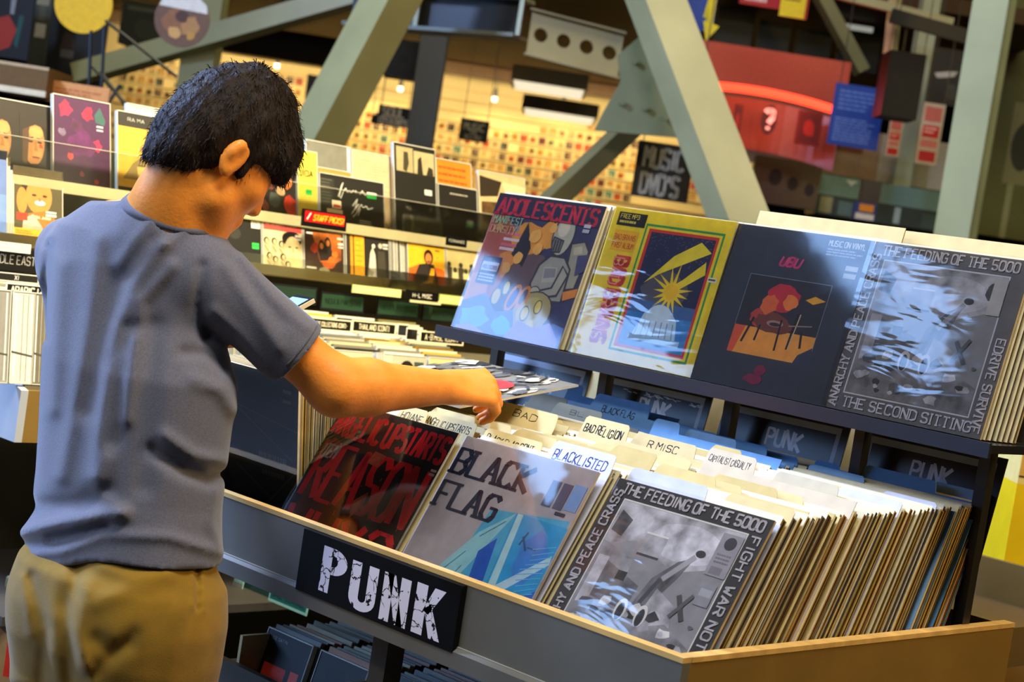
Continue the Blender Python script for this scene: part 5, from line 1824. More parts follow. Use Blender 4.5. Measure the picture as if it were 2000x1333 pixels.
# hem, a little higher at the right hip where the arm lifts the cloth
sl, x_, y_, z_ = SH.win(SH.lo, SH.lo + SH.n * SH.h, 0)
hemR, hemL = W(432, 1078, 1.62), W(40, 1088, 1.50)
hz = hemL[2] - .022 + (hemR[2] - hemL[2]) * np.clip((x_ - hemL[0]) / (hemR[0] - hemL[0]), -.2, 1.2) + .010 * np.sin(x_ * 21) + 0 * y_
SH.V = np.maximum(SH.V, (hz - z_).astype(np.float32))


FOLD = .68


def folds(F, list_, band=.03):
    idx, P = F.nodes(band)
    c = (P - CAM) @ RC
    u = 1000 + FPX * c[:, 0] / -c[:, 2]
    v = 666.5 - FPX * c[:, 1] / -c[:, 2]
    dsp = np.zeros(len(P))
    for pts, wd, amp in list_:
        best = np.full(len(P), 1e9)
        for (x0, y0), (x1, y1) in zip(pts, pts[1:]):
            dx, dy = x1 - x0, y1 - y0
            t = np.clip(((u - x0) * dx + (v - y0) * dy) / (dx * dx + dy * dy), 0, 1)
            best = np.minimum(best, np.hypot(u - x0 - t * dx, v - y0 - t * dy))
        dsp += FOLD * amp * np.exp(-(best / (wd * 1.25)) ** 2)
    F.V[idx[:, 0], idx[:, 1], idx[:, 2]] -= dsp.astype(np.float32)


folds(SH, [
    ([(318, 478), (262, 560), (234, 640), (205, 800), (186, 930)], 15, .014),
    ([(335, 520), (275, 590), (262, 700), (246, 820)], 11, .012),
    ([(262, 640), (247, 640), (225, 700), (222, 860)], 12, -.010),
    ([(230, 545), (205, 640), (170, 800)], 18, -.010),
    ([(190, 470), (178, 600), (150, 780), (120, 930)], 14, .008),
    ([(120, 520), (112, 640), (104, 800)], 13, .006),
    ([(300, 640), (288, 800), (280, 950)], 18, -.009),
    ([(372, 440), (320, 478)], 9, .007), ([(300, 430), (265, 470), (232, 520)], 11, .007), ([(345, 452), (300, 470)], 8, -.005),
    ([(98, 480), (90, 560), (86, 660)], 8, -.010),
    ([(395, 520), (388, 600), (400, 660)], 9, -.012),
    ([(400, 640), (440, 670), (480, 730)], 12, -.010), ([(420, 610), (470, 660), (515, 720)], 11, .008),
    ([(470, 500), (530, 575), (600, 640)], 10, .008), ([(440, 520), (500, 610), (545, 680)], 10, .007), ([(455, 505), (520, 595), (550, 632)], 9, -.005),
    ([(360, 690), (400, 690), (440, 720)], 10, -.008), ([(380, 740), (430, 760), (455, 800)], 12, .007),
    ([(300, 880), (360, 920), (405, 935), (425, 925)], 12, -.014), ([(320, 850), (380, 890), (425, 900)], 10, .008),
    ([(40, 1040), (120, 1022), (200, 1008), (240, 1004)], 13, .016), ([(100, 1058), (150, 1048), (205, 1030)], 9, -.010),
    ([(36, 1085), (120, 1078), (200, 1046), (330, 1050), (430, 1080)], 9, .007),
    ([(70, 990), (150, 985), (210, 960)], 14, -.008), ([(210, 900), (190, 960), (230, 1000)], 12, .008),
    ([(420, 960), (410, 1020), (425, 1060)], 8, .005),
])
RIM = []
ce1 = np.cross(NV, np.array([0, 1.0, 0]))
ce1 /= np.linalg.norm(ce1)
ce2 = np.cross(NV, ce1)
for i in range(48):
    t_ = 2 * math.pi * i / 48
    hgt = .0
    for q_ in range(60):
        P_ = NB + np.array([0, .01, 0]) + NV * (.09 - .002 * q_) + .0860 * (ce1 * math.cos(t_) + ce2 * math.sin(t_))
        I_ = np.round((P_ - SH.lo) / SH.h).astype(int)
        if (I_ >= 0).all() and (I_ < SH.n).all() and SH.V[tuple(I_)] < 0:
            hgt = .09 - .002 * q_
            break
    RIM.append(hgt)
RIM = np.array(RIM)
for _ in range(6):
    RIM = (np.roll(RIM, 1) + RIM + np.roll(RIM, -1)) / 3
SHIRT = mat('cotton_jersey', 0.95, 0.1, bump=.10, bscale=500, vary=.16, vscale=300, sheen=.25)
shirt = sdf_object('t_shirt', SH, SHIRT, '626472', person, 1)
del SH
mb = MB()
ringp = []
for i in range(49):
    t = 2 * math.pi * i / 48
    ringp.append(NB + np.array([0, .01, 0]) + NV * (RIM[i % 48] - .001) + .0810 * (ce1 * math.cos(t) + ce2 * math.sin(t)))
mb.tube(ringp, .0085, '5c5e6c', 8)
mb.build('collar', SHIRT, shirt, True)
mb = MB()
# seam of the right sleeve
q = []
for i in range(25):
    t = math.pi * (-.15 + 1.0 * i / 24)
    q.append(SH_R + vR * .188 + .0606 * ((np.cross(vR, UP) / np.linalg.norm(np.cross(vR, UP))) * math.cos(t) + np.cross(np.cross(vR, UP) / np.linalg.norm(np.cross(vR, UP)), vR) * math.sin(t)))
mb.tube(q, .0012, '4a4c56', 5)
mb.build('sleeve_stitching', SHIRT, shirt, True)

# ------------------------------------------------------------ trousers
TR = Field((-3.0, 1.25, 0.02), (-2.0, 2.0, 1.06), H)
TR.stack([(HIP[2] - .16, *HIP[:2], .150, .105), (HIP[2] - .09, *HIP[:2], .182, .138), (HIP[2] - .03, *HIP[:2], .193, .146), (HIP[2] + .03, *HIP[:2], .193, .142), (HIP[2] + .055, *HIP[:2], .180, .124), (HIP[2] + .10, *HIP[:2], .160, .108), (HIP[2] + .16, *HIP[:2], .150, .10)], .04)
for a_, b_, c_, o in ((hipR, kneeR, ankR, .012), (hipL, kneeL, ankL, -.012)):
    TR.cap(a_ + np.array([o * .4, -.008, -.03]), b_ + np.array([o, 0, 0]), .116, .100, .06)
    TR.cap(b_ + np.array([o, 0, 0]), c_ + np.array([0, 0, -.02]), .100, .088, .02, flat=0.0)
folds(TR, [
    ([(150, 1090), (136, 1180), (140, 1333)], 16, -.020), ([(130, 1120), (150, 1250), (180, 1333)], 9, .008),
    ([(170, 1140), (150, 1230), (160, 1300)], 15, .010), ([(200, 1110), (260, 1130), (330, 1120)], 10, .006), ([(200, 1090), (250, 1105), (300, 1095)], 7, -.005),
    ([(330, 1130), (250, 1150), (190, 1180)], 14, .006), ([(190, 1250), (220, 1275), (250, 1260)], 14, -.010), ([(260, 1240), (200, 1300), (170, 1333)], 12, -.008),
    ([(384, 1095), (386, 1190)], 4, -.008), ([(376, 1095), (377, 1190)], 4, .004), ([(395, 1110), (398, 1200)], 4, .003),
    ([(60, 1130), (90, 1230), (80, 1333)], 10, -.008), ([(45, 1130), (60, 1240)], 8, .006), ([(350, 1200), (330, 1333)], 16, .005),
])
KHAKI = mat('cotton_twill', 0.9, 0.15, bump=.09, bscale=420, vary=.22, vscale=14, sheen=.15)
sdf_object('trousers', TR, KHAKI, '86681e', person, 1)
del TR
SHOE = Field((-3.0, 1.4, -.01), (-2.1, 1.95, .2), H)
for c_ in (ankR, ankL):
    SHOE.cap(c_ + np.array([0, -.04, -.04]), c_ + np.array([0, .15, -.05]), .048, .038, .02)
SHOE.V = np.maximum(SHOE.V, -(SHOE.lo[2] + SHOE.h * np.arange(SHOE.n[2]))[None, None, :].astype(np.float32))
sdf_object('shoes', SHOE, PLASTIC, '2a2a2c', person, 1)

# ------------------------------------------------------------ hair
HF = Field(HC - .2, HC + .2, .004)
HF.ell(hp(-.012, 0, .030), (.106, .085, .112), HR, .02)
HF.ell(hp(-.058, 0, -.020), (.060, .070, .062), HR, .03)
HF.ell(hp(-.060, 0, -.068), (.046, .060, .054), HR, .03)
HF.ell(hp(.05, 0, .075), (.050, .056, .034), HR, .03)
HF.cap(hp(.078, -.04, .045), hp(.078, .045, .045), .022, .022, .03)
HF.ell(hp(-.015, .0, .125), (.05, .045, .022), HR, .03)
sl, x_, y_, z_ = HF.win(HF.lo, HF.lo + HF.n * HF.h, 0)
f_ = (x_ - HC[0]) * Fh[0] + (y_ - HC[1]) * Fh[1] + (z_ - HC[2]) * Fh[2]
r_ = (x_ - HC[0]) * Rh[0] + (y_ - HC[1]) * Rh[1] + (z_ - HC[2]) * Rh[2]
u_ = (x_ - HC[0]) * Uh[0] + (y_ - HC[1]) * Uh[1] + (z_ - HC[2]) * Uh[2]
# hairline: nape, over the ear, temple, fringe
side = np.clip((np.abs(r_) - .03) / .04, 0, 1)
hl = np.interp(f_, [-.12, -.06, -.03, -.014, .0, .03, .07, .1, .13], [-.115, -.098, -.074, -.048, -.008, .002, .016, .024, .026])
HF.V = np.maximum(HF.V, (hl - u_).astype(np.float32))
for q in (-1, 1):
    HF.cap(hp(.018, q * .074, .02), hp(.022, q * .071, -.032), .012, .007, .01)
    HF.cap(hp(.055, q * .066, .04), hp(.085, q * .05, .018), .016, .012, .02)
nz_ = .0018 * np.sin(f_ * 150 + 40 * r_) * np.sin(r_ * 170 + 3) + .0015 * np.sin(u_ * 120 + f_ * 90)
HF.V += nz_.astype(np.float32)
HAIRM = mat('hair', 0.62, 0.18, bump=.5, bscale=160, vary=.3, vscale=60, stretch=(1, 1, .25))
hair = sdf_object('hair', HF, HAIRM, '1b110b', person, 0)
hv, hf_ = HF.mesh(0)
g = np.random.RandomState(5)
fc = hv[hf_].mean(1)
fn = np.cross(hv[hf_[:, 1]] - hv[hf_[:, 0]], hv[hf_[:, 2]] - hv[hf_[:, 0]])
fn /= np.linalg.norm(fn, axis=1)[:, None] + 1e-12
mb = MB()
pick = g.choice(len(fc), 6500)
crown = hp(-.05, 0, .13)
for i in pick:
    p, n_ = fc[i], fn[i]
    loc = np.array([(p - HC) @ Fh, (p - HC) @ Rh, (p - HC) @ Uh])
    if abs(loc[1]) > .064 and -.045 < loc[0] < .03 and -.08 < loc[2] < .03:
        continue
    t = p - crown
    t -= n_ * (t @ n_)
    t /= np.linalg.norm(t) + 1e-9
    t = t + .35 * g.randn(3)
    front = max(0, loc[0])
    L = .007 + .007 * g.rand() + .05 * front * (loc[2] > .03)
    lift = .10 + .15 * g.rand() + (.45 * g.rand() if loc[2] > .10 else 0)
    w_ = np.cross(t, n_)
    w_ /= np.linalg.norm(w_) + 1e-9
    w_ *= .0009
    a0 = p - n_ * .002
    a1 = p + (t * .55 + n_ * lift * .45) * L
    a2 = p + (t * 1.0 + n_ * lift * .25 - UP * .25) * L
    cc = ('1e130c', '2a1a10', '140d08')[g.randint(3)]
    mb.face([a0 - w_, a0 + w_, a1 + w_ * .8, a1 - w_ * .8], cc)
    mb.face([a1 - w_ * .8, a1 + w_ * .8, a2], cc)
mb.build('hair_tips', HAIRM, hair)

# ------------------------------------------------------------ phone
def unit(v):
    return v / np.linalg.norm(v)


T1, T2 = dep(577, 577, 3.25), dep(614, 583, 3.185)
u_w = unit(T2 - T1)
l_ = unit(np.array(-VR * .034 - UP * .024 - VF * .014))
l_ = unit(l_ - u_w * (l_ @ u_w))
nn = unit(np.cross(u_w, l_))
if nn[2] < 0:
    nn = -nn
ph = empty('phone', T1 + l_ * .14, 'phone with pale blue screen and light case in the shopper left hand', 'phone')
mb = MB()
mb.obox(T1 - nn * .009 - u_w * .003, u_w * .079, l_ * .152, nn * .008, 'd8ccaa')
mb.build('phone_case', PLASTIC, ph)
mb = MB()
mb.obox(T1 - nn * .001, u_w * .073, l_ * .148, nn * .002, '101216')
mb.build('phone_body', PLASTIC, ph)
mb = MB()
mb.obox(T1 + u_w * .004 + l_ * .008 + nn * .001, u_w * .065, l_ * .132, nn * .0004, '6f9db4')
mb.build('screen', GLOW, ph)
# ================================================================== the hall: structure and far background
def struct(o):
    o['kind'] = 'structure'
    return o


def V(px, py, t):
    return dep(px, py, t)


mb = MB()
mb.box(-40, -14, -.05, 14, 40, 0, '3a342c')
struct(mb.build('floor', mat('floor_concrete', .35, .5, vary=.2, vscale=1.2)))
mb = MB()
mb.box(-40, -14, 9.0, 14, 40, 9.1, '15150f')
struct(mb.build('ceiling', PLAIN))
WALLM = mat('wall_plaster', .7, .3, vary=.12, vscale=1.0)
mb = MB()
mb.box(-40, -14.2, 0, 14, -14, 9, '4a4436')
struct(mb.build('wall_front', WALLM))
mb = MB()
mb.box(14, -14, 0, 14.2, 40, 9, '4a4232')
struct(mb.build('wall_right', WALLM))
mb = MB()
mb.box(-40, 40, 0, 14, 40.2, 9, '2c2820')
struct(mb.build('wall_back', WALLM))
mb = MB()
mb.box(-40.2, -14, 0, -40, 40, 9, '201e1a')
struct(mb.build('wall_left', WALLM))

# ---------------------------------------------------------------- painted steel frame of the hall
SA, SB = '868a60', '7c8266'


def steel(name, p, q, w_, h_, label, color=SA, roll=0.0, parent=None, cat='steel beam', structure=True, span=None):
    if span:   # run the brace on from floor to roof
        p, q = np.asarray(p), np.asarray(q)
        d_ = (q - p) / (q - p)[2]
        p, q = p + d_ * (span[1] - p[2]), p + d_ * (span[0] - p[2])
    mb = MB()
    mb.beam(p, q, w_, h_, color, roll)
    o = mb.build(name, STEEL, parent)
    if parent is None:
        tag(o, label, cat)
        if structure:
            o['kind'] = 'structure'
    return o


def post(px, py, t, w_, h_, label, color=SA, z1=9.0, name='steel_post', yaw=YAWV):
    P = V(px, py, t)
    mb = MB()
    r = np.array([math.cos(yaw), math.sin(yaw), 0]) * w_
    f = np.array([-math.sin(yaw), math.cos(yaw), 0]) * h_
    # an H section: two flanges and a web
    c = np.array([P[0], P[1], 0]) - r / 2
    mb.obox(c, r, f * .12, (0, 0, z1), color)
    mb.obox(c + f * .88, r, f * .12, (0, 0, z1), color)
    mb.obox(c + r * .42 + f * .1, r * .16, f * .8, (0, 0, z1), color)
    o = mb.build(name, STEEL)
    tag(o, label, 'steel post')
    return struct(o)


post(393, 60, 10.5, .205, .22, 'pale green steel post rising behind the shopper head', '94925e')
post(832, 180, 13, .20, .26, 'dark grey steel post in the middle behind the CD rack', '4a4c48')
post(1893, 250, 9.4, .19, .26, 'tall pale green steel post at the right edge', 'a2aa84', yaw=YAWV - .42)
post(1780, 250, 13, .13, .16, 'slim pale green pole beside the black loudspeaker', '9aa486')
steel('steel_brace', V(150, 146, 10.6), V(800, -38, 10.2), .13, .12, 'green diagonal brace crossing the post at top left', '94925e', .1)
steel('steel_brace', V(800, -70, 8.6), V(540, 420, 8.6), .215, .19, 'wide green diagonal brace left of the hanging SOUL sign', '9c9868', .62, span=(0.0, 7.5))
steel('steel_brace', V(1258, -60, 8.6), V(1452, 450, 8.2), .215, .20, 'wide khaki diagonal brace right of the MUSIC DVDs sign', 'b0a878', -.62, span=(0.0, 7.5))
steel('steel_brace', V(1240, 240, 9.2), V(1030, 440, 9.2), .085, .11, 'thin strut running down left from the gusset plate', '8a8258', .5)
steel('steel_brace', V(1585, -40, 13.5), V(1700, 170, 13.5), .11, .10, 'thin olive brace at upper right above the red canopy', '6a6844', .3, span=(3.2, 8.9))
# gusset plate where the braces meet
pts = [V(*p, 8.9) for p in ((1206, 108), (1262, 60), (1330, 150), (1362, 272), (1160, 255), (1176, 222), (1212, 160))]
mb = MB()
mb.prism(pts, VF * .03, '6f7552')
for (x, y) in ((1240, 120), (1215, 200), (1260, 210), (1300, 230), (1280, 150)):
    P = V(x, y, 8.88)
    mb.tube([P, P - VF * .02], .016, '747a56', 8)
o = mb.build('gusset_plate', STEEL)
tag(struct(o), 'broad green gusset plate joining the steel braces', 'steel plate')
# I beam at the top, end on
mb = MB()
a, b = V(690, 14, 9.4), V(1022, 36, 9.0)
d = (b - a) / np.linalg.norm(b - a)
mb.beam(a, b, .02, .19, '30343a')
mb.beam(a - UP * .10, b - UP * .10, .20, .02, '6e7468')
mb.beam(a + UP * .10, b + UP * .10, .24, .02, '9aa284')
for s_ in (.38, .97):
    P = a + (b - a) * s_
    mb.obox(P - VF * .1 - UP * .1, VF * .1, d * .025, UP * .2, 'a4ac8e')
o = mb.build('steel_girder', STEEL)
tag(struct(o), 'steel girder with pale flange at top centre', 'steel beam')
# beam with round holes
mb = MB()
t = 10.4
a, b = V(1030, 62, t), V(1216, 110, t)
L = np.linalg.norm(b - a)
d = (b - a) / L
n = 4
hh = .135
for i in range(n):
    c = a + d * L * (.14 + .24 * i)
    r = .042
    w0, w1 = -L * .12, L * .12
    for k in range(16):
        t0, t1 = 2 * math.pi * k / 16, 2 * math.pi * (k + 1) / 16

        def sq(tt):
            x, y = math.cos(tt), math.sin(tt)
            m = max(abs(x), abs(y))
            return d * (x / m * w1) + UP * (y / m * hh)
        p0, p1 = c + r * (d * math.cos(t0) + UP * math.sin(t0)), c + r * (d * math.cos(t1) + UP * math.sin(t1))
        mb.face([p0, c + sq(t0), c + sq(t1), p1], 'a89c70')
        mb.face([p0, p1, p1 + VF * .03, p0 + VF * .03], '5a5038')
mb.beam(a - UP * hh, b - UP * hh, .1, .012, 'a89c74')
mb.beam(a + UP * hh, b + UP * hh, .1, .012, '8a8060')
o = mb.build('castellated_beam', STEEL)
tag(struct(o), 'cream steel beam with a row of round holes at top centre', 'steel beam')

# ---------------------------------------------------------------- the warm lit wall of covers
DW = 24.0
WO = V(1000, 300, DW)


def wallp(px, py, off=0.0):
    """the point of the display wall seen at this pixel"""
    d = ray(px, py)
    return CAM + d * (((WO - CAM) @ VF - off) / (d @ VF))


a, b = wallp(180, 180), wallp(1480, 330)
mb = MB()
L = wallp(1480, 300) - wallp(180, 180)
L = VR * (L @ VR)
P0 = wallp(180, 180)
mb.obox((P0[0], P0[1], 0), L, VF * .2, UP * 3.75, 'ecd498')
o = mb.build('wall_display', WALLM)
struct(o)
ZC = 3.62
mb = MB()
c0 = np.array([P0[0], P0[1], ZC + .13]) - VR * 1
mb.obox(c0, L + VR * 2, -VF * 10.5, UP * .12, '4c361e')
o = mb.build('ceiling_lower', mat('brown_ceiling', .7, .3, vary=.15, vscale=.6))
struct(o)
# soffit trim along the top of the lit wall
mb = MB()
mb.obox(np.array([P0[0], P0[1], ZC - .05]) - VF * .5, L, VF * .1, UP * .16, '5a3c18')
struct(mb.build('trim_1', PLAIN))

TONES = [('c88c28', 'yellow'), ('b44a14', 'orange'), ('6a2410', 'rust red'), ('44240e', 'brown'), ('1c140c', 'black'), ('d8b870', 'cream'),
         ('3a7a6a', 'green blue'), ('b83a24', 'red'), ('c89a58', 'tan'), ('7a6a34', 'olive')]
CV = {}


def cover_mesh(k, s_):
    key = (k, s_)
    if key not in CV:
        g = random.Random(k * 7 + s_)
        w_ = .118
        mb = MB()
        mb.obox((-w_ / 2, 0, 0), (w_, 0, 0), (0, .012, 0), (0, 0, w_), 'ecdca8')
        a = Art(mb, w_, w_, lift=.0004)
        a.rect(.0, .0, 1, 1, 'ecdca8').rect(.07, .07, .93, .93, g.choice([TONES[k][0], TONES[k][0], 'e0c070', 'd8b050']))
        a.blob(.5, .54, .43, TONES[k][0], k, 10, .4)
        for i in range(4):
            a.blob(.28 + .44 * g.random(), .28 + .5 * g.random(), .10 + .14 * g.random(), g.choice([q[0] for q in TONES] + ['1c140c', '2c2014', 'e4cc8c']), i, 9, .4)
        CV[key] = mb.mesh('wall_cover', PRINT)
    return CV[key]


REG = [((662, 210), (800, 226), (800, 325), (640, 310)), ((846, 222), (905, 250), (952, 262), (1160, 245), (1235, 300), (1180, 402), (1010, 392), (842, 340)),
       ((1150, 262), (1245, 282), (1240, 398), (1120, 392)), ((232, 118), (348, 108), (348, 225), (236, 214)), ((1338, 300), (1392, 330), (1392, 400), (1340, 400)),
       ((470, 125), (600, 150), (600, 240), (470, 230))]


def inside(px, py, poly):
    r = False
    n_ = len(poly)
    for i in range(n_):
        x0, y0 = poly[i]
        x1, y1 = poly[(i + 1) % n_]
        if (y0 > py) != (y1 > py) and px < (x1 - x0) * (py - y0) / (y1 - y0) + x0:
            r = not r
    return r


g = random.Random(42)
row = 0
zz = ZC - .20
count = 0
while zz > 1.9 and count < 290:
    row += 1
    colm = 0
    s = .4
    while s < 9.2:
        P = np.array([P0[0], P0[1], 0]) + VR * s + UP * zz - VF * .016
        px, py = proj(P + UP * .06)
        if any(inside(px, py, q) for q in REG) and g.random() > .06 and count < 290:
            colm += 1
            k = g.choices(range(10), [5, 5, 3, 4, 4, 3, 1.5, 2, 4, 3])[0]
            o = bpy.data.objects.new('wall_cover', cover_mesh(k, g.randint(0, 2)))
            COL.objects.link(o)
            put(o, P, YAWV)
            tag(o, '%s cover on the lit back wall, %s row, %s from its left' % (TONES[k][1], nth(row), nth(colm)), 'record cover', 'covers on the lit back wall')
            count += 1
        s += .128
    zz -= .150
# rails under the rows, all on the wall
for i in range(1, 11):
    mb = MB()
    zz = ZC - .20 - .150 * (i - 1)
    mb.obox(np.array([P0[0], P0[1], zz - .008]) - VF * .03 + VR * .3, VR * 9.0, VF * .03, UP * .007, 'd8bc78')
    o = mb.build('display_rail', PLAIN)
    tag(o, 'thin cream rail under the %s row of covers on the back wall' % nth(i), 'rail')
    if i > 10:
        break

# lamps on the back wall
for i, (x, y) in enumerate(((728, 170), (782, 173), (966, 193), (541, 128), (1100, 205), (1210, 225))):
    P = wallp(x, y, .55)
    sp = empty('track_spotlight', P, 'small glowing spotlight over the lit back wall, %s from the left' % nth(sorted((728, 782, 966, 541, 1100, 1210)).index(x) + 1), 'lamp', 'spotlights on the back wall')
    mb = MB()
    mb.tube([P + UP * .14, P + UP * .02], .028, '2a2a28', 10)
    mb.tube([P + UP * .30, P + UP * .14], .008, '2a2a28', 6)
    mb.build('housing', PLASTIC, sp)
    mb = MB()
    mb.tube([P + UP * .02, P - UP * .035], [.034, .03], 'fff0c8', 12)
    mb.build('bulb', GLOW3, sp)
    light('spot_%d' % i, 'SPOT', P - UP * .06 - VF * .2, 27, (1.0, .76, .38), .05, None, P + VF * .55 - UP * 1.3, 2.2, .8)
lw = light('wall_fill', 'AREA', np.array([P0[0], P0[1], ZC - .1]) + L * .5 - VF * 1.3, 98, (1.0, .80, .44), 9.0, .3, np.array([P0[0], P0[1], 2.3]) + L * .5)  # added area light, hidden at the ceiling edge, to brighten the wall

# fluorescent boxes hanging from the lower ceiling
for i, (x0, x1, y, tt, lab) in enumerate(((1000, 1142, 172, 19.0, 'upper fluorescent ceiling light above the back wall'), (1020, 1162, 222, 21.5, 'lower fluorescent ceiling light above the back wall'))):
    P, Q = V(x0, y, tt), V(x1, y + 12, tt)
    r = VR * ((Q - P) @ VR)
    lt = empty('ceiling_light', P, lab, 'ceiling light')
    mb = MB()
    mb.obox(P, r, -VF * 1.1, UP * .16, 'a89868')
    mb.build('housing', PLAIN, lt)
    mb = MB()
    mb.obox(P + r * .04 - UP * .012, r * .92, -VF * 1.05, UP * .012, 'fff2d0')
    mb.build('diffuser', mat('diffuser', .5, .2, emit=.8), lt)


# ---------------------------------------------------------------- hanging signs
def vplate(name, quad, t, draw, back, face, label, cat, thick=.02, mats=None, kind=None, hang=False, dz=0.0):
    """an upright plate facing the aisle; quad = left, right, top, bottom pixel at its middle"""
    x0, x1, y0, y1 = quad
    xm, ym = (x0 + x1) / 2, (y0 + y1) / 2
    w_ = (x1 - x0) * t / FPX / math.cos(.154)
    h_ = (y1 - y0) * t / FPX
    c = V(xm, ym, t)
    o = plate(name, w_, h_, thick, draw, mats or PRINT, back, face)
    put(o, c - UP * h_ / 2, YAWV)
    tag(o, label, cat)
    if hang:
        mb = MB()
        for s_ in (-.42, .42):
            p = c + UP * h_ / 2 + VR * w_ * s_
            mb.obox(p - VR * .003, VR * .006, VF * .006, UP * (8.98 - p[2]), '2a2a28')
        k = mb.build('hanging_wires', PLASTIC)
        k.parent = o
        k.matrix_parent_inverse = Matrix.Identity(4)
        k.matrix_basis = put_inv(o, k)
    return o


def put_inv(o, k):
    mo = Matrix.Translation(o.location) @ o.rotation_euler.to_matrix().to_4x4()
    return mo.inverted() @ Matrix.Translation(k.location)


vplate('hanging_sign', (738, 800, 208, 247), 15, lambda a: a.text('SOUL', .14, .52, .075, 'e0d8c8', wt=.2, fit=.19).text("CD'S & DVD'S", .06, .92, .052, 'e0d8c8', wt=.18, fit=.245), '0c0c0a', '0e0d0a', "small black hanging sign lettered SOUL CD'S AND DVD'S", 'sign', hang=True)
vplate('hanging_sign', (725, 742, 224, 242), 15.2, None, '0c0e12', '10141c', 'small black blank sign beside the SOUL sign', 'sign', hang=True)
vplate('hanging_sign', (898, 954, 234, 276), 15, lambda a: a.text('MUSIC', .14, .5, .06, 'b8b09c', wt=.18, fit=.175).text('DVD', .38, .7, .03, 'a09884', wt=.18, fit=.055).text('BLU-RAY', .22, .92, .036, 'a09884', wt=.18, fit=.14), '0c0c0a', '0e0d0a', 'small black hanging sign lettered MUSIC left of the ADOLESCENTS album', 'sign', hang=True)
vplate('hanging_sign', (1240, 1350, 282, 390), 9.35, lambda a: a.text('MUSIC', .14, .45, .106, '8c8a80', wt=.15, fit=.215).text("DVD'S", .14, .93, .110, '8c8a80', wt=.15, fit=.205), '0a0a09', '0b0b0a', 'large black sign lettered MUSIC DVDS behind the yellow album', 'sign', hang=True)
# ---------------------------------------------------------------- upper left
def disc(name, px, py, rp, t, draw, col, label):
    c = V(px, py, t)
    r = rp * t / FPX
    root = empty(name, c, label, 'hanging disc')
    mb = MB()
    ring_ = [c + r * (VR * math.cos(q) + UP * math.sin(q)) for q in [2 * math.pi * i / 40 for i in range(40)]]
    mb.prism(ring_, VF * .012, col)
    if draw:
        a = Art(mb, 2 * r, 2 * r, P0=c - VR * r + UP * r - VF * .0005, ux=VR, uy=-UP, n=-VF, lift=.0005)
        draw(a)
    mb.build('disc', PRINT, root)
    mb = MB()
    mb.obox(c + UP * r - VR * .002, VR * .004, VF * .004, UP * (8.98 - c[2] - r), '2a2a28')
    mb.build('wire', PLASTIC, root)


disc('hanging_disc', 163, 8, 57, 9.0, None, 'e8b808', 'round plain yellow disc hanging at upper left')
disc('hanging_disc', 355, 38, 54, 9.2, lambda a: a.P([(.06, .3), (.1, .18), (.25, .06), (.5, .01), (.75, .06), (.92, .2), (.95, .34)], 'd8d4cc').blob(.35, .55, .26, '8a5a38', 2, 12).blob(.65, .6, .22, 'a87a48', 3, 12).blob(.4, .75, .14, 'c89a58', 4, 10).blob(.7, .78, .1, 'b88a3c', 5, 9).blob(.5, .45, .14, '4a2c20', 6, 9), '6a4c38', 'round picture disc with white top hanging left of the post')
vplate('poster', (-30, 62, -30, 112), 10, lambda a: a.rect(0, 0, 1, 1, '0c1018').P('.2 .5 .5 .42 .7 .6 .6 .85 .3 .95 .1 .8', 'a02c18').P('.72 .4 .82 .4 .76 .85 .68 .8', '14504c').P('.5 .1 .62 .1 .6 .4 .52 .4', '8a90a0').blob(.15, .3, .1, '205060', 3, 9), '0a0c12', '0c1018', 'dark poster with red and teal shapes at the top left corner', 'poster')
vplate('banner', (62, 96, -20, 130), 10.3, lambda a: a.rect(0, 0, 1, 1, '3a3c34').rect(.1, .1, .8, .2, '8a8878').rect(.2, .44, .8, .62, 'a4a4a0').rect(.3, .2, .7, .4, '50523f'), '3a3a34', '40423a', 'grey narrow banner beside the dark corner poster', 'poster')
vplate('display_board', (92, 205, 10, 165), 10.6, lambda a: a.rect(0, 0, 1, 1, '0c0c0a').blob(.35, .5, .16, '2c2018', 3, 10).rect(.25, .58, .48, .68, '4a484c'), '0a0a08', '0c0c0a', 'black display board below the yellow disc', 'board')
vplate('cardboard_box', (-20, 92, 124, 182), 7.5, lambda a: a.rect(0, 0, 1, .1, 'a8906a').rect(0, .1, 1, .8, '5a4018').rect(0, .8, 1, 1, 'c4b898').blob(.1, .3, .08, 'b08030', 2, 8), '5a4018', '5a4018', 'brown box on the far shelf at upper left', 'box', thick=.4)
vplate('shelf_header', (90, 212, 164, 206), 7.6, lambda a: a.rect(0, 0, 1, 1, 'c88a50').scrawl(.05, .3, .95, .8, 'a85a30', 3, .5, 4), 'b07840', 'c88a50', 'orange header board above the purple DVD cover', 'sign')
# dark lattice between the posters and the post
lat = empty('lattice_frame', V(225, 150, 8.3), 'black wire lattice frame hanging left of the post', 'frame')
for i, (p, q) in enumerate((((178, 60), (172, 215)), ((204, 55), (196, 225)), ((206, 40), (345, 150)), ((180, 130), (265, 225)), ((196, 140), (270, 240)), ((235, 165), (200, 220)))):
    mb = MB()
    mb.tube([V(*p, 8.3), V(*q, 8.3)], .009, '0c0c0a', 6)
    mb.build('bar', PLASTIC, lat)
vplate('ceiling_duct', (235, 345, 8, 92), 14, lambda a: a.rect(0, 0, 1, 1, '2c3020').rect(.1, .1, .9, .2, '5a5c48').blob(.5, .6, .3, '3a402a', 2, 9), '24281c', '2c3020', 'dark olive duct between the two hanging discs', 'duct', thick=.5)
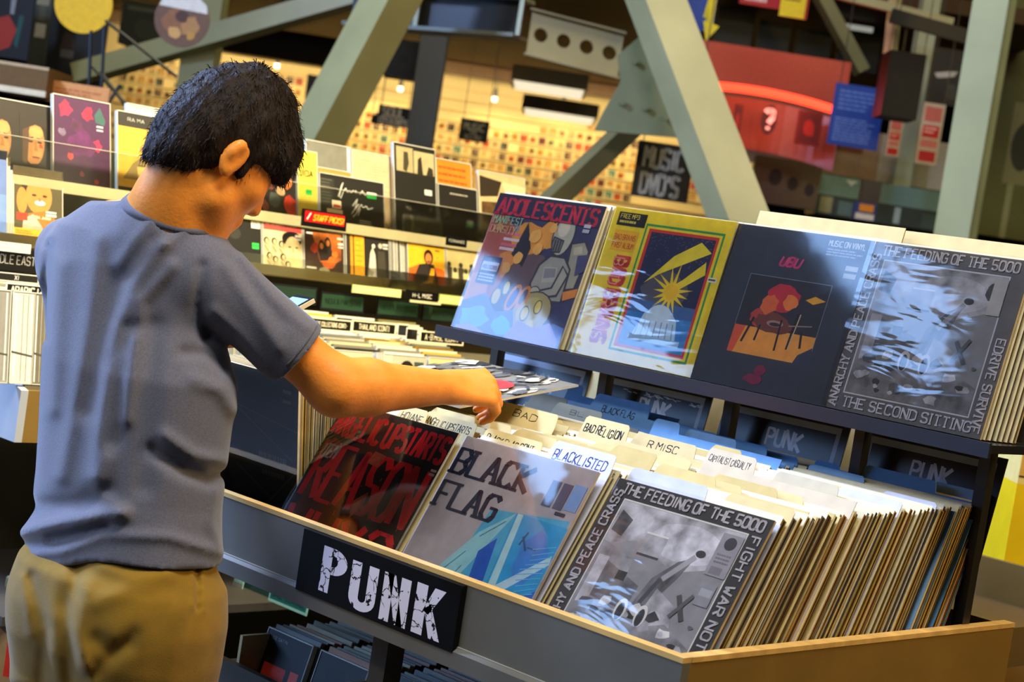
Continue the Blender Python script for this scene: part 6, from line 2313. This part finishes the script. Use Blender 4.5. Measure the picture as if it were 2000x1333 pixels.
# dark wall part and shelf behind the braces
vplate('bulkhead', (420, 700, 60, 118), 20, None, '1a120a', '221608', 'dark brown bulkhead above the lit wall behind the shopper', 'bulkhead', thick=.3)
vplate('loudspeaker', (752, 826, 78, 152), 13.5, lambda a: a.ell(.5, .5, .3, .3, '15140f').ell(.5, .5, .12, .12, '060606'), '0a0a08', '0c0b09', 'black loudspeaker hanging left of the dark post', 'speaker', thick=.25, hang=True)
vplate('wall_panel', (598, 640, 148, 195), 19, None, '6a6c6c', '7a7c7c', 'grey panel seen between brace and shopper head', 'panel', thick=.1)
# ---------------------------------------------------------------- right background
t = 12.5
vplate('canopy_fascia', (1360, 1650, 100, 262), 13.0, lambda a: a.rect(0, 0, 1, 1, 'a85038').rect(0, .55, 1, 1, '7a4630').rect(.0, .0, 1, .5, 'b8503c'), 'a04a34', 'a85038', 'red fascia board behind the glowing neon arc', 'fascia', thick=.1)
vplate('wall_fascia', (1420, 1900, 252, 345), 13.2, lambda a: a.rect(0, 0, 1, 1, '8a7254').rect(0, .0, .55, .5, '6a3824').rect(.62, .0, 1, 1, 'a49c86'), '8a7254', '8a7254', 'beige fascia below the red canopy', 'fascia', thick=.1)
# neon arc
pts = []
for i in range(15):
    f = i / 14
    pts.append(V(1398 + 246 * f, 168 + 18 * f + 34 * f * f, 12.2 + .5 * f * (1 - f)))
mb = MB()
mb.tube(pts, .03, 'ff3a22', 10)
o = mb.build('neon_tube', mat('neon', .4, .2, emit=3.2))
tag(o, 'curved glowing red neon tube along the canopy', 'neon light')
light('neon_glow', 'POINT', V(1520, 215, 11.9), 14, (1, .10, .05), .3)
mb = MB()
for i in range(14):
    p, q = pts[i], pts[i + 1]
    mb.face([p - UP * .06, q - UP * .06, q - UP * .42, p - UP * .42], '7a4030')
    mb.face([p - UP * .06 + VF * .02, p - UP * .42 + VF * .02, q - UP * .42 + VF * .02, q - UP * .06 + VF * .02], '7a4030')
o = mb.build('canopy_skirt', PLASTIC)
tag(o, 'brown red curved skirt hanging under the neon tube', 'skirt')
c = V(1502, 234, 12.1)
mb = MB()
mb.prism([c + VR * .055 * math.cos(q) + UP * .105 * math.sin(q) for q in [2 * math.pi * i / 24 for i in range(24)]], VF * .01, '0b0c0e')
a = Art(mb, .11, .21, P0=c - VR * .055 + UP * .105 - VF * .001, ux=VR, uy=-UP, n=-VF, lift=.0005)
a.text('?', .24, .84, .14, 'e8e4dc', wt=.2, fit=.055)
o = mb.build('question_sign', PRINT)
tag(o, 'oval black sign with a white question mark under the neon', 'sign')
for i, (x0, x1) in enumerate(((1432, 1448), (1556, 1604))):
    vplate('canopy_poster', (x0, x1, 204 + 14 * i, 268 + 16 * i), 12.05, lambda a: a.rect(.1, .1, .9, .9, '4a1410').blob(.5, .5, .3, '8a2018', 2, 8), '3a0c08', '5a140c', 'dark red poster under the neon, %s of two' % ('left' if i == 0 else 'right'), 'poster')
vplate('info_board', (1624, 1722, 168, 288), 11.8, lambda a: a.scrawl(.1, .1, .9, .45, '5a7ac8', 5, .5, 3).scrawl(.08, .55, .9, .95, '6a88cc', 8, .45, 5), '1c3a8a', '20429a', 'blue notice board with pale small print right of the neon', 'sign', hang=True)
vplate('loudspeaker', (1730, 1800, 102, 230), 11.2, lambda a: a.ell(.5, .7, .32, .2, '060606').ell(.5, .3, .2, .1, '060606'), '060606', '0a0a0a', 'tall black loudspeaker hanging at upper right', 'speaker', thick=.3, hang=True)
vplate('picture_panel', (1818, 1882, 96, 205), 12.6, lambda a: a.P('.1 .46 .5 .4 .8 .38 .7 .48 .4 .52 .2 .54', 'b0b0ac').blob(.7, .75, .2, '3a3a36', 2, 9), '1c1c1a', '222220', 'dark picture panel with white stroke behind the right post', 'poster', hang=True)
for i, (x0, x1, y0, y1) in enumerate(((1734, 1760, 232, 306), (1796, 1838, 202, 322))):
    vplate('price_poster', (x0, x1, y0, y1), 12.4, lambda a: a.rect(0, 0, 1, 1, 'b4aa94').rect(.12, .06, .88, .3, 'b86058').rect(.12, .36, .88, .56, 'b81c20').rect(.12, .6, .88, .72, 'c07068').rect(.12, .78, .88, .95, 'b01c20').scrawl(.2, .4, .8, .52, 'e0c0b4', 2, .4, 4), 'b0a690', 'b4aa94', '%s white poster with red blocks right of the blue board' % ('narrow', 'wide')[i], 'poster', hang=True)
vplate('trim_strip', (1856, 1872, 218, 330), 12.3, None, 'c8b020', 'd0b828', 'thin yellow strip left of the right post', 'strip', hang=True)
vplate('perforated_panel', (1470, 1600, 312, 402), 12.8, lambda a: a.ell(.33, .42, .1, .18, '1c1810').ell(.6, .5, .08, .15, '1c1810').ell(.86, .58, .075, .14, '1c1810'), '4a4028', '544a30', 'brown panel with three round holes below the canopy', 'panel', thick=.1)
vplate('shop_counter', (1598, 1900, 362, 440), 12.9, lambda a: a.rect(0, 0, 1, .5, '6a8c80').rect(0, .5, 1, 1, '2c3a34').rect(.02, .55, .1, .95, '8a8a5c').rect(.14, .6, .24, .95, '506a64').rect(.5, .55, .54, .95, 'a0b4ac').rect(.68, .6, .9, .95, '3c5048').P('.16 .06 .24 .06 .2 .2', 'c8d4cc'), '3a4a44', '40544c', 'teal counter with shelves beyond the right hand albums', 'counter', thick=.5)
cap_ = empty('shop_till', V(1698, 385, 12.0), 'dark till with a blue and orange label beyond the slate album', 'till')
P = V(1680, 395, 12.0)
mb = MB()
mb.obox(P, VR * .13, VF * .1, UP * .16, '26282c')
mb.build('till_head', PLASTIC, cap_)
mb = MB()
mb.obox(P - UP * .12 - VR * .03, VR * .15, VF * .1, UP * .12, '1c3c70', cols=['1c3c70'] * 6)
mb.obox(P - UP * .06 - VF * .003, VR * .10, VF * .002, UP * .05, 'e08a20')
mb.obox(P - UP * .115 - VF * .003 - VR * .02, VR * .13, VF * .002, UP * .04, 'd8d0bc')
mb.build('till_label', PRINT, cap_)
# upper right clutter
vplate('sale_sign', (1448, 1530, -40, 12), 11, lambda a: a.rect(0, .0, 1, 1, 'a81c24').scrawl(.1, .7, .9, .95, 'd8b0b0', 1, .6, 2), 'a01820', 'a81c24', 'red sign at the top edge above the neon', 'sign')
vplate('sale_sign', (1526, 1580, -30, 34), 10.8, lambda a: a.rect(0, 0, .9, 1, 'e0c020').rect(.9, 0, 1, 1, 'a02018').scrawl(.1, .1, .8, .6, '8a6a10', 3, .5, 2), 'c8a818', 'e0c020', 'yellow sign at the top edge above the neon', 'sign')
vplate('pennant', (1342, 1398, -30, 60), 9.6, lambda a: a.rect(0, 0, 1, 1, '24408c').P('.75 0 1 0 .9 .9 .7 .98 .72 .7 .6 .7', 'd8c020'), '203a80', '24408c', 'blue pennant with yellow arrow beside the khaki brace', 'sign')
mb = MB()
p = [V(x, y, 9.55) for x, y in ((1384, 0), (1400, 0), (1392, 46), (1405, 52), (1378, 80), (1374, 40), (1384, 44))]
mb.prism(p, VF * .01, 'd8c020')
o = mb.build('arrow_tail', PRINT)
tag(o, 'yellow arrow shape hanging under the blue pennant', 'sign')
for i, (x0, x1, y0, y1, c_) in enumerate(((1398, 1470, 12, 98, '6a6a54'), (1478, 1540, 44, 128, '5c5e4a'), (1552, 1620, 60, 150, '4a4c3a'), (1640, 1720, 30, 140, '3c3c30'))):
    vplate('wall_panel', (x0, x1, y0, y1), 15, None, c_, c_, 'grey green wall panel above the canopy, %s from left' % nth(i + 1), 'panel', thick=.1)
steel('ceiling_rail', V(1600, -20, 12), V(1860, 45, 12), .06, .06, 'pale horizontal rail at the upper right', 'a09c78', cat='rail', structure=False)
steel('ceiling_rail', V(1740, 30, 11), V(1900, 75, 11), .04, .09, 'black horizontal rail at the upper right', '12120f', cat='rail', structure=False)
steel('ceiling_pipe', V(1752, -30, 12.2), V(1738, 110, 12.2), .07, .07, 'pale yellow upright pipe above the loudspeaker', 'b0a478', cat='pipe', structure=False)
for i, (x, y, w_, h_, c_) in enumerate(((1640, 0, 80, 14, 'e0e0d0'), (1720, 4, 70, 18, 'a8b030'), (1660, 52, 90, 10, 'b8bcb0'), (1820, 20, 60, 20, '8a9438'), (1840, 58, 60, 10, 'b0b4a0'))):
    vplate('ceiling_light_strip', (x - w_ / 2, x + w_ / 2, y - h_ / 2, y + h_ / 2), 14.5, None, c_, c_, 'small lit strip among the roof steel, %s of five at upper right' % nth(i + 1), 'ceiling light', mats=mat('dim_glow', .5, .2, emit=.5))
vplate('wall_panel', (1925, 2120, -60, 470), 15, lambda a: a.rect(0, 0, 1, 1, '66642f').rect(.3, .5, 1, .8, '8c8450').ell(.45, .66, .12, .09, '3a3a24').rect(.36, .8, .42, 1, '9a9460'), '66642f', '66642f', 'olive wall panel behind the right post', 'panel', thick=.1)
vplate('storage_carton', (-60, 34, 1215, 1345), 3.75, lambda a: a.rect(0, 0, 1, 1, '8a7252').rect(.75, .1, .9, .8, 'b02a20'), '8a7252', '8a7252', 'beige carton with red stripe on the floor at bottom left', 'box', thick=.3)
vplate('price_tag', (10, 40, 1130, 1160), 4.0, lambda a: a.rect(.1, .15, .9, .85, '5a6a60'), '9aa89a', '8a9a8c', 'small pale green framed tag left of the shopper hip', 'label')
# beyond the right end of the bin
P = V(1960, 1100, 4.0)
yb_ = empty('display_bin', np.array([P[0], P[1], 0]), 'yellow fronted bin beyond the right end of the punk bin', 'bin')
zt, zb = V(1960, 940, 4.0)[2], V(1960, 1255, 4.0)[2]
mb = MB()
mb.obox((P[0], P[1], zb), VR * 1.2, VF * .6, UP * (zt - zb), 'e0c008')
mb.build('front_panel', PLAIN, yb_)
mb = MB()
mb.obox((P[0] + .0, P[1], zt), VR * 1.2, VF * .5, UP * .17, 'd8c478')
mb.obox(np.array([P[0], P[1], zt + .02]) - VF * .004, VR * 1.0, VF * .003, UP * .05, 'c8a048')
mb.build('card_rows', PAPER, yb_)
mb = MB()
mb.obox((P[0], P[1], 0), VR * 1.2, VF * .6, UP * zb, '8a6a30')
mb.build('base', PLAIN, yb_)
far = empty('record_bin', (-2.16, 3.2, 0), 'far side record bin of the island, behind the upper ledge', 'record bin')
mb = MB()
mb.box(-2.9, 2.90, .80, -1.66, 3.56, .884, '5a4a2c')
mb.box(-2.9, 3.54, .884, -1.66, 3.56, .97, '6a5a30')
mb.build('case', PLAIN, far)
for lx in (-2.8, -1.76):
    mb = MB()
    mb.box(lx - .02, 3.2, 0, lx + .02, 3.24, .8, '55534a')
    mb.build('leg', STEEL, far)
for i, (x, y, w_, c_, t_) in enumerate(((1155, 728, .03, 'c8a040', 3.95), (1412, 762, .016, 'd86020', 3.97), (1398, 765, .016, 'a09058', 4.03), (1672, 810, .025, 'b8a468', 3.9), (1000, 690, .07, '8ac080', 4.1))):
    P = V(x, y, t_)
    o = plate('record', w_, P[2] - .885, .012, None, None, c_, c_)
    put(o, (P[0], P[1], .885), YAWV)
    tag(o, '%s record edge glimpsed between the PUNK headers' % ('golden', 'orange', 'khaki', 'tan', 'green')[i], 'record')
# the other side of the island: card tops beyond the ledge
for i in range(3):
    x = -2.15 + .33 * (i - 1)
    o = plate('divider_card', .31, .70, .003, None, PAPER, 'c8b47c', 'd0bc84')
    put(o, (x, 2.915 + .012 * i, .885), 0, math.radians(6))
    tag(o, 'cream card of the island far side, %s from the left behind the ledge' % nth(i + 1), 'divider card')

# ---------------------------------------------------------------- shop windows that the plastic sleeves mirror
PANE = mat('daylit_glass', .1, .5, emit=11.0)
mb = MB()
mb.box(-9.3, -14, 0, -9.1, 1.4, 9, '5a564a')
struct(mb.build('wall_side', WALLM))
for k, (z0, z1) in enumerate(((2.3, 4.45), (6.6, 7.5))):
    ww = empty('window_%d' % (k + 1), (-9.1, -4.5, z0), '%s band of daylit shop windows behind and left of the camera' % ('lower', 'upper')[k], 'window')
    ww['kind'] = 'structure'
    for i in range(5):
        y = -9.0 + 1.6 * i
        mb = MB()
        mb.box(-9.09, y + .05, z0, -9.07, y + 1.55, z1, '8fb8f4')
        mb.build('pane', PANE, ww)
    mb = MB()
    for i in range(6):
        y = -9.0 + 1.6 * i
        mb.box(-9.1, y - .05, z0 - .08, -9.03, y + .05, z1 + .08, '3a3c40')
    for z in (z0 - .08, z1):
        mb.box(-9.1, -9.05, z, -9.03, -.95, z + .08, '3a3c40')
    mb.build('window_frame', STEEL, ww)
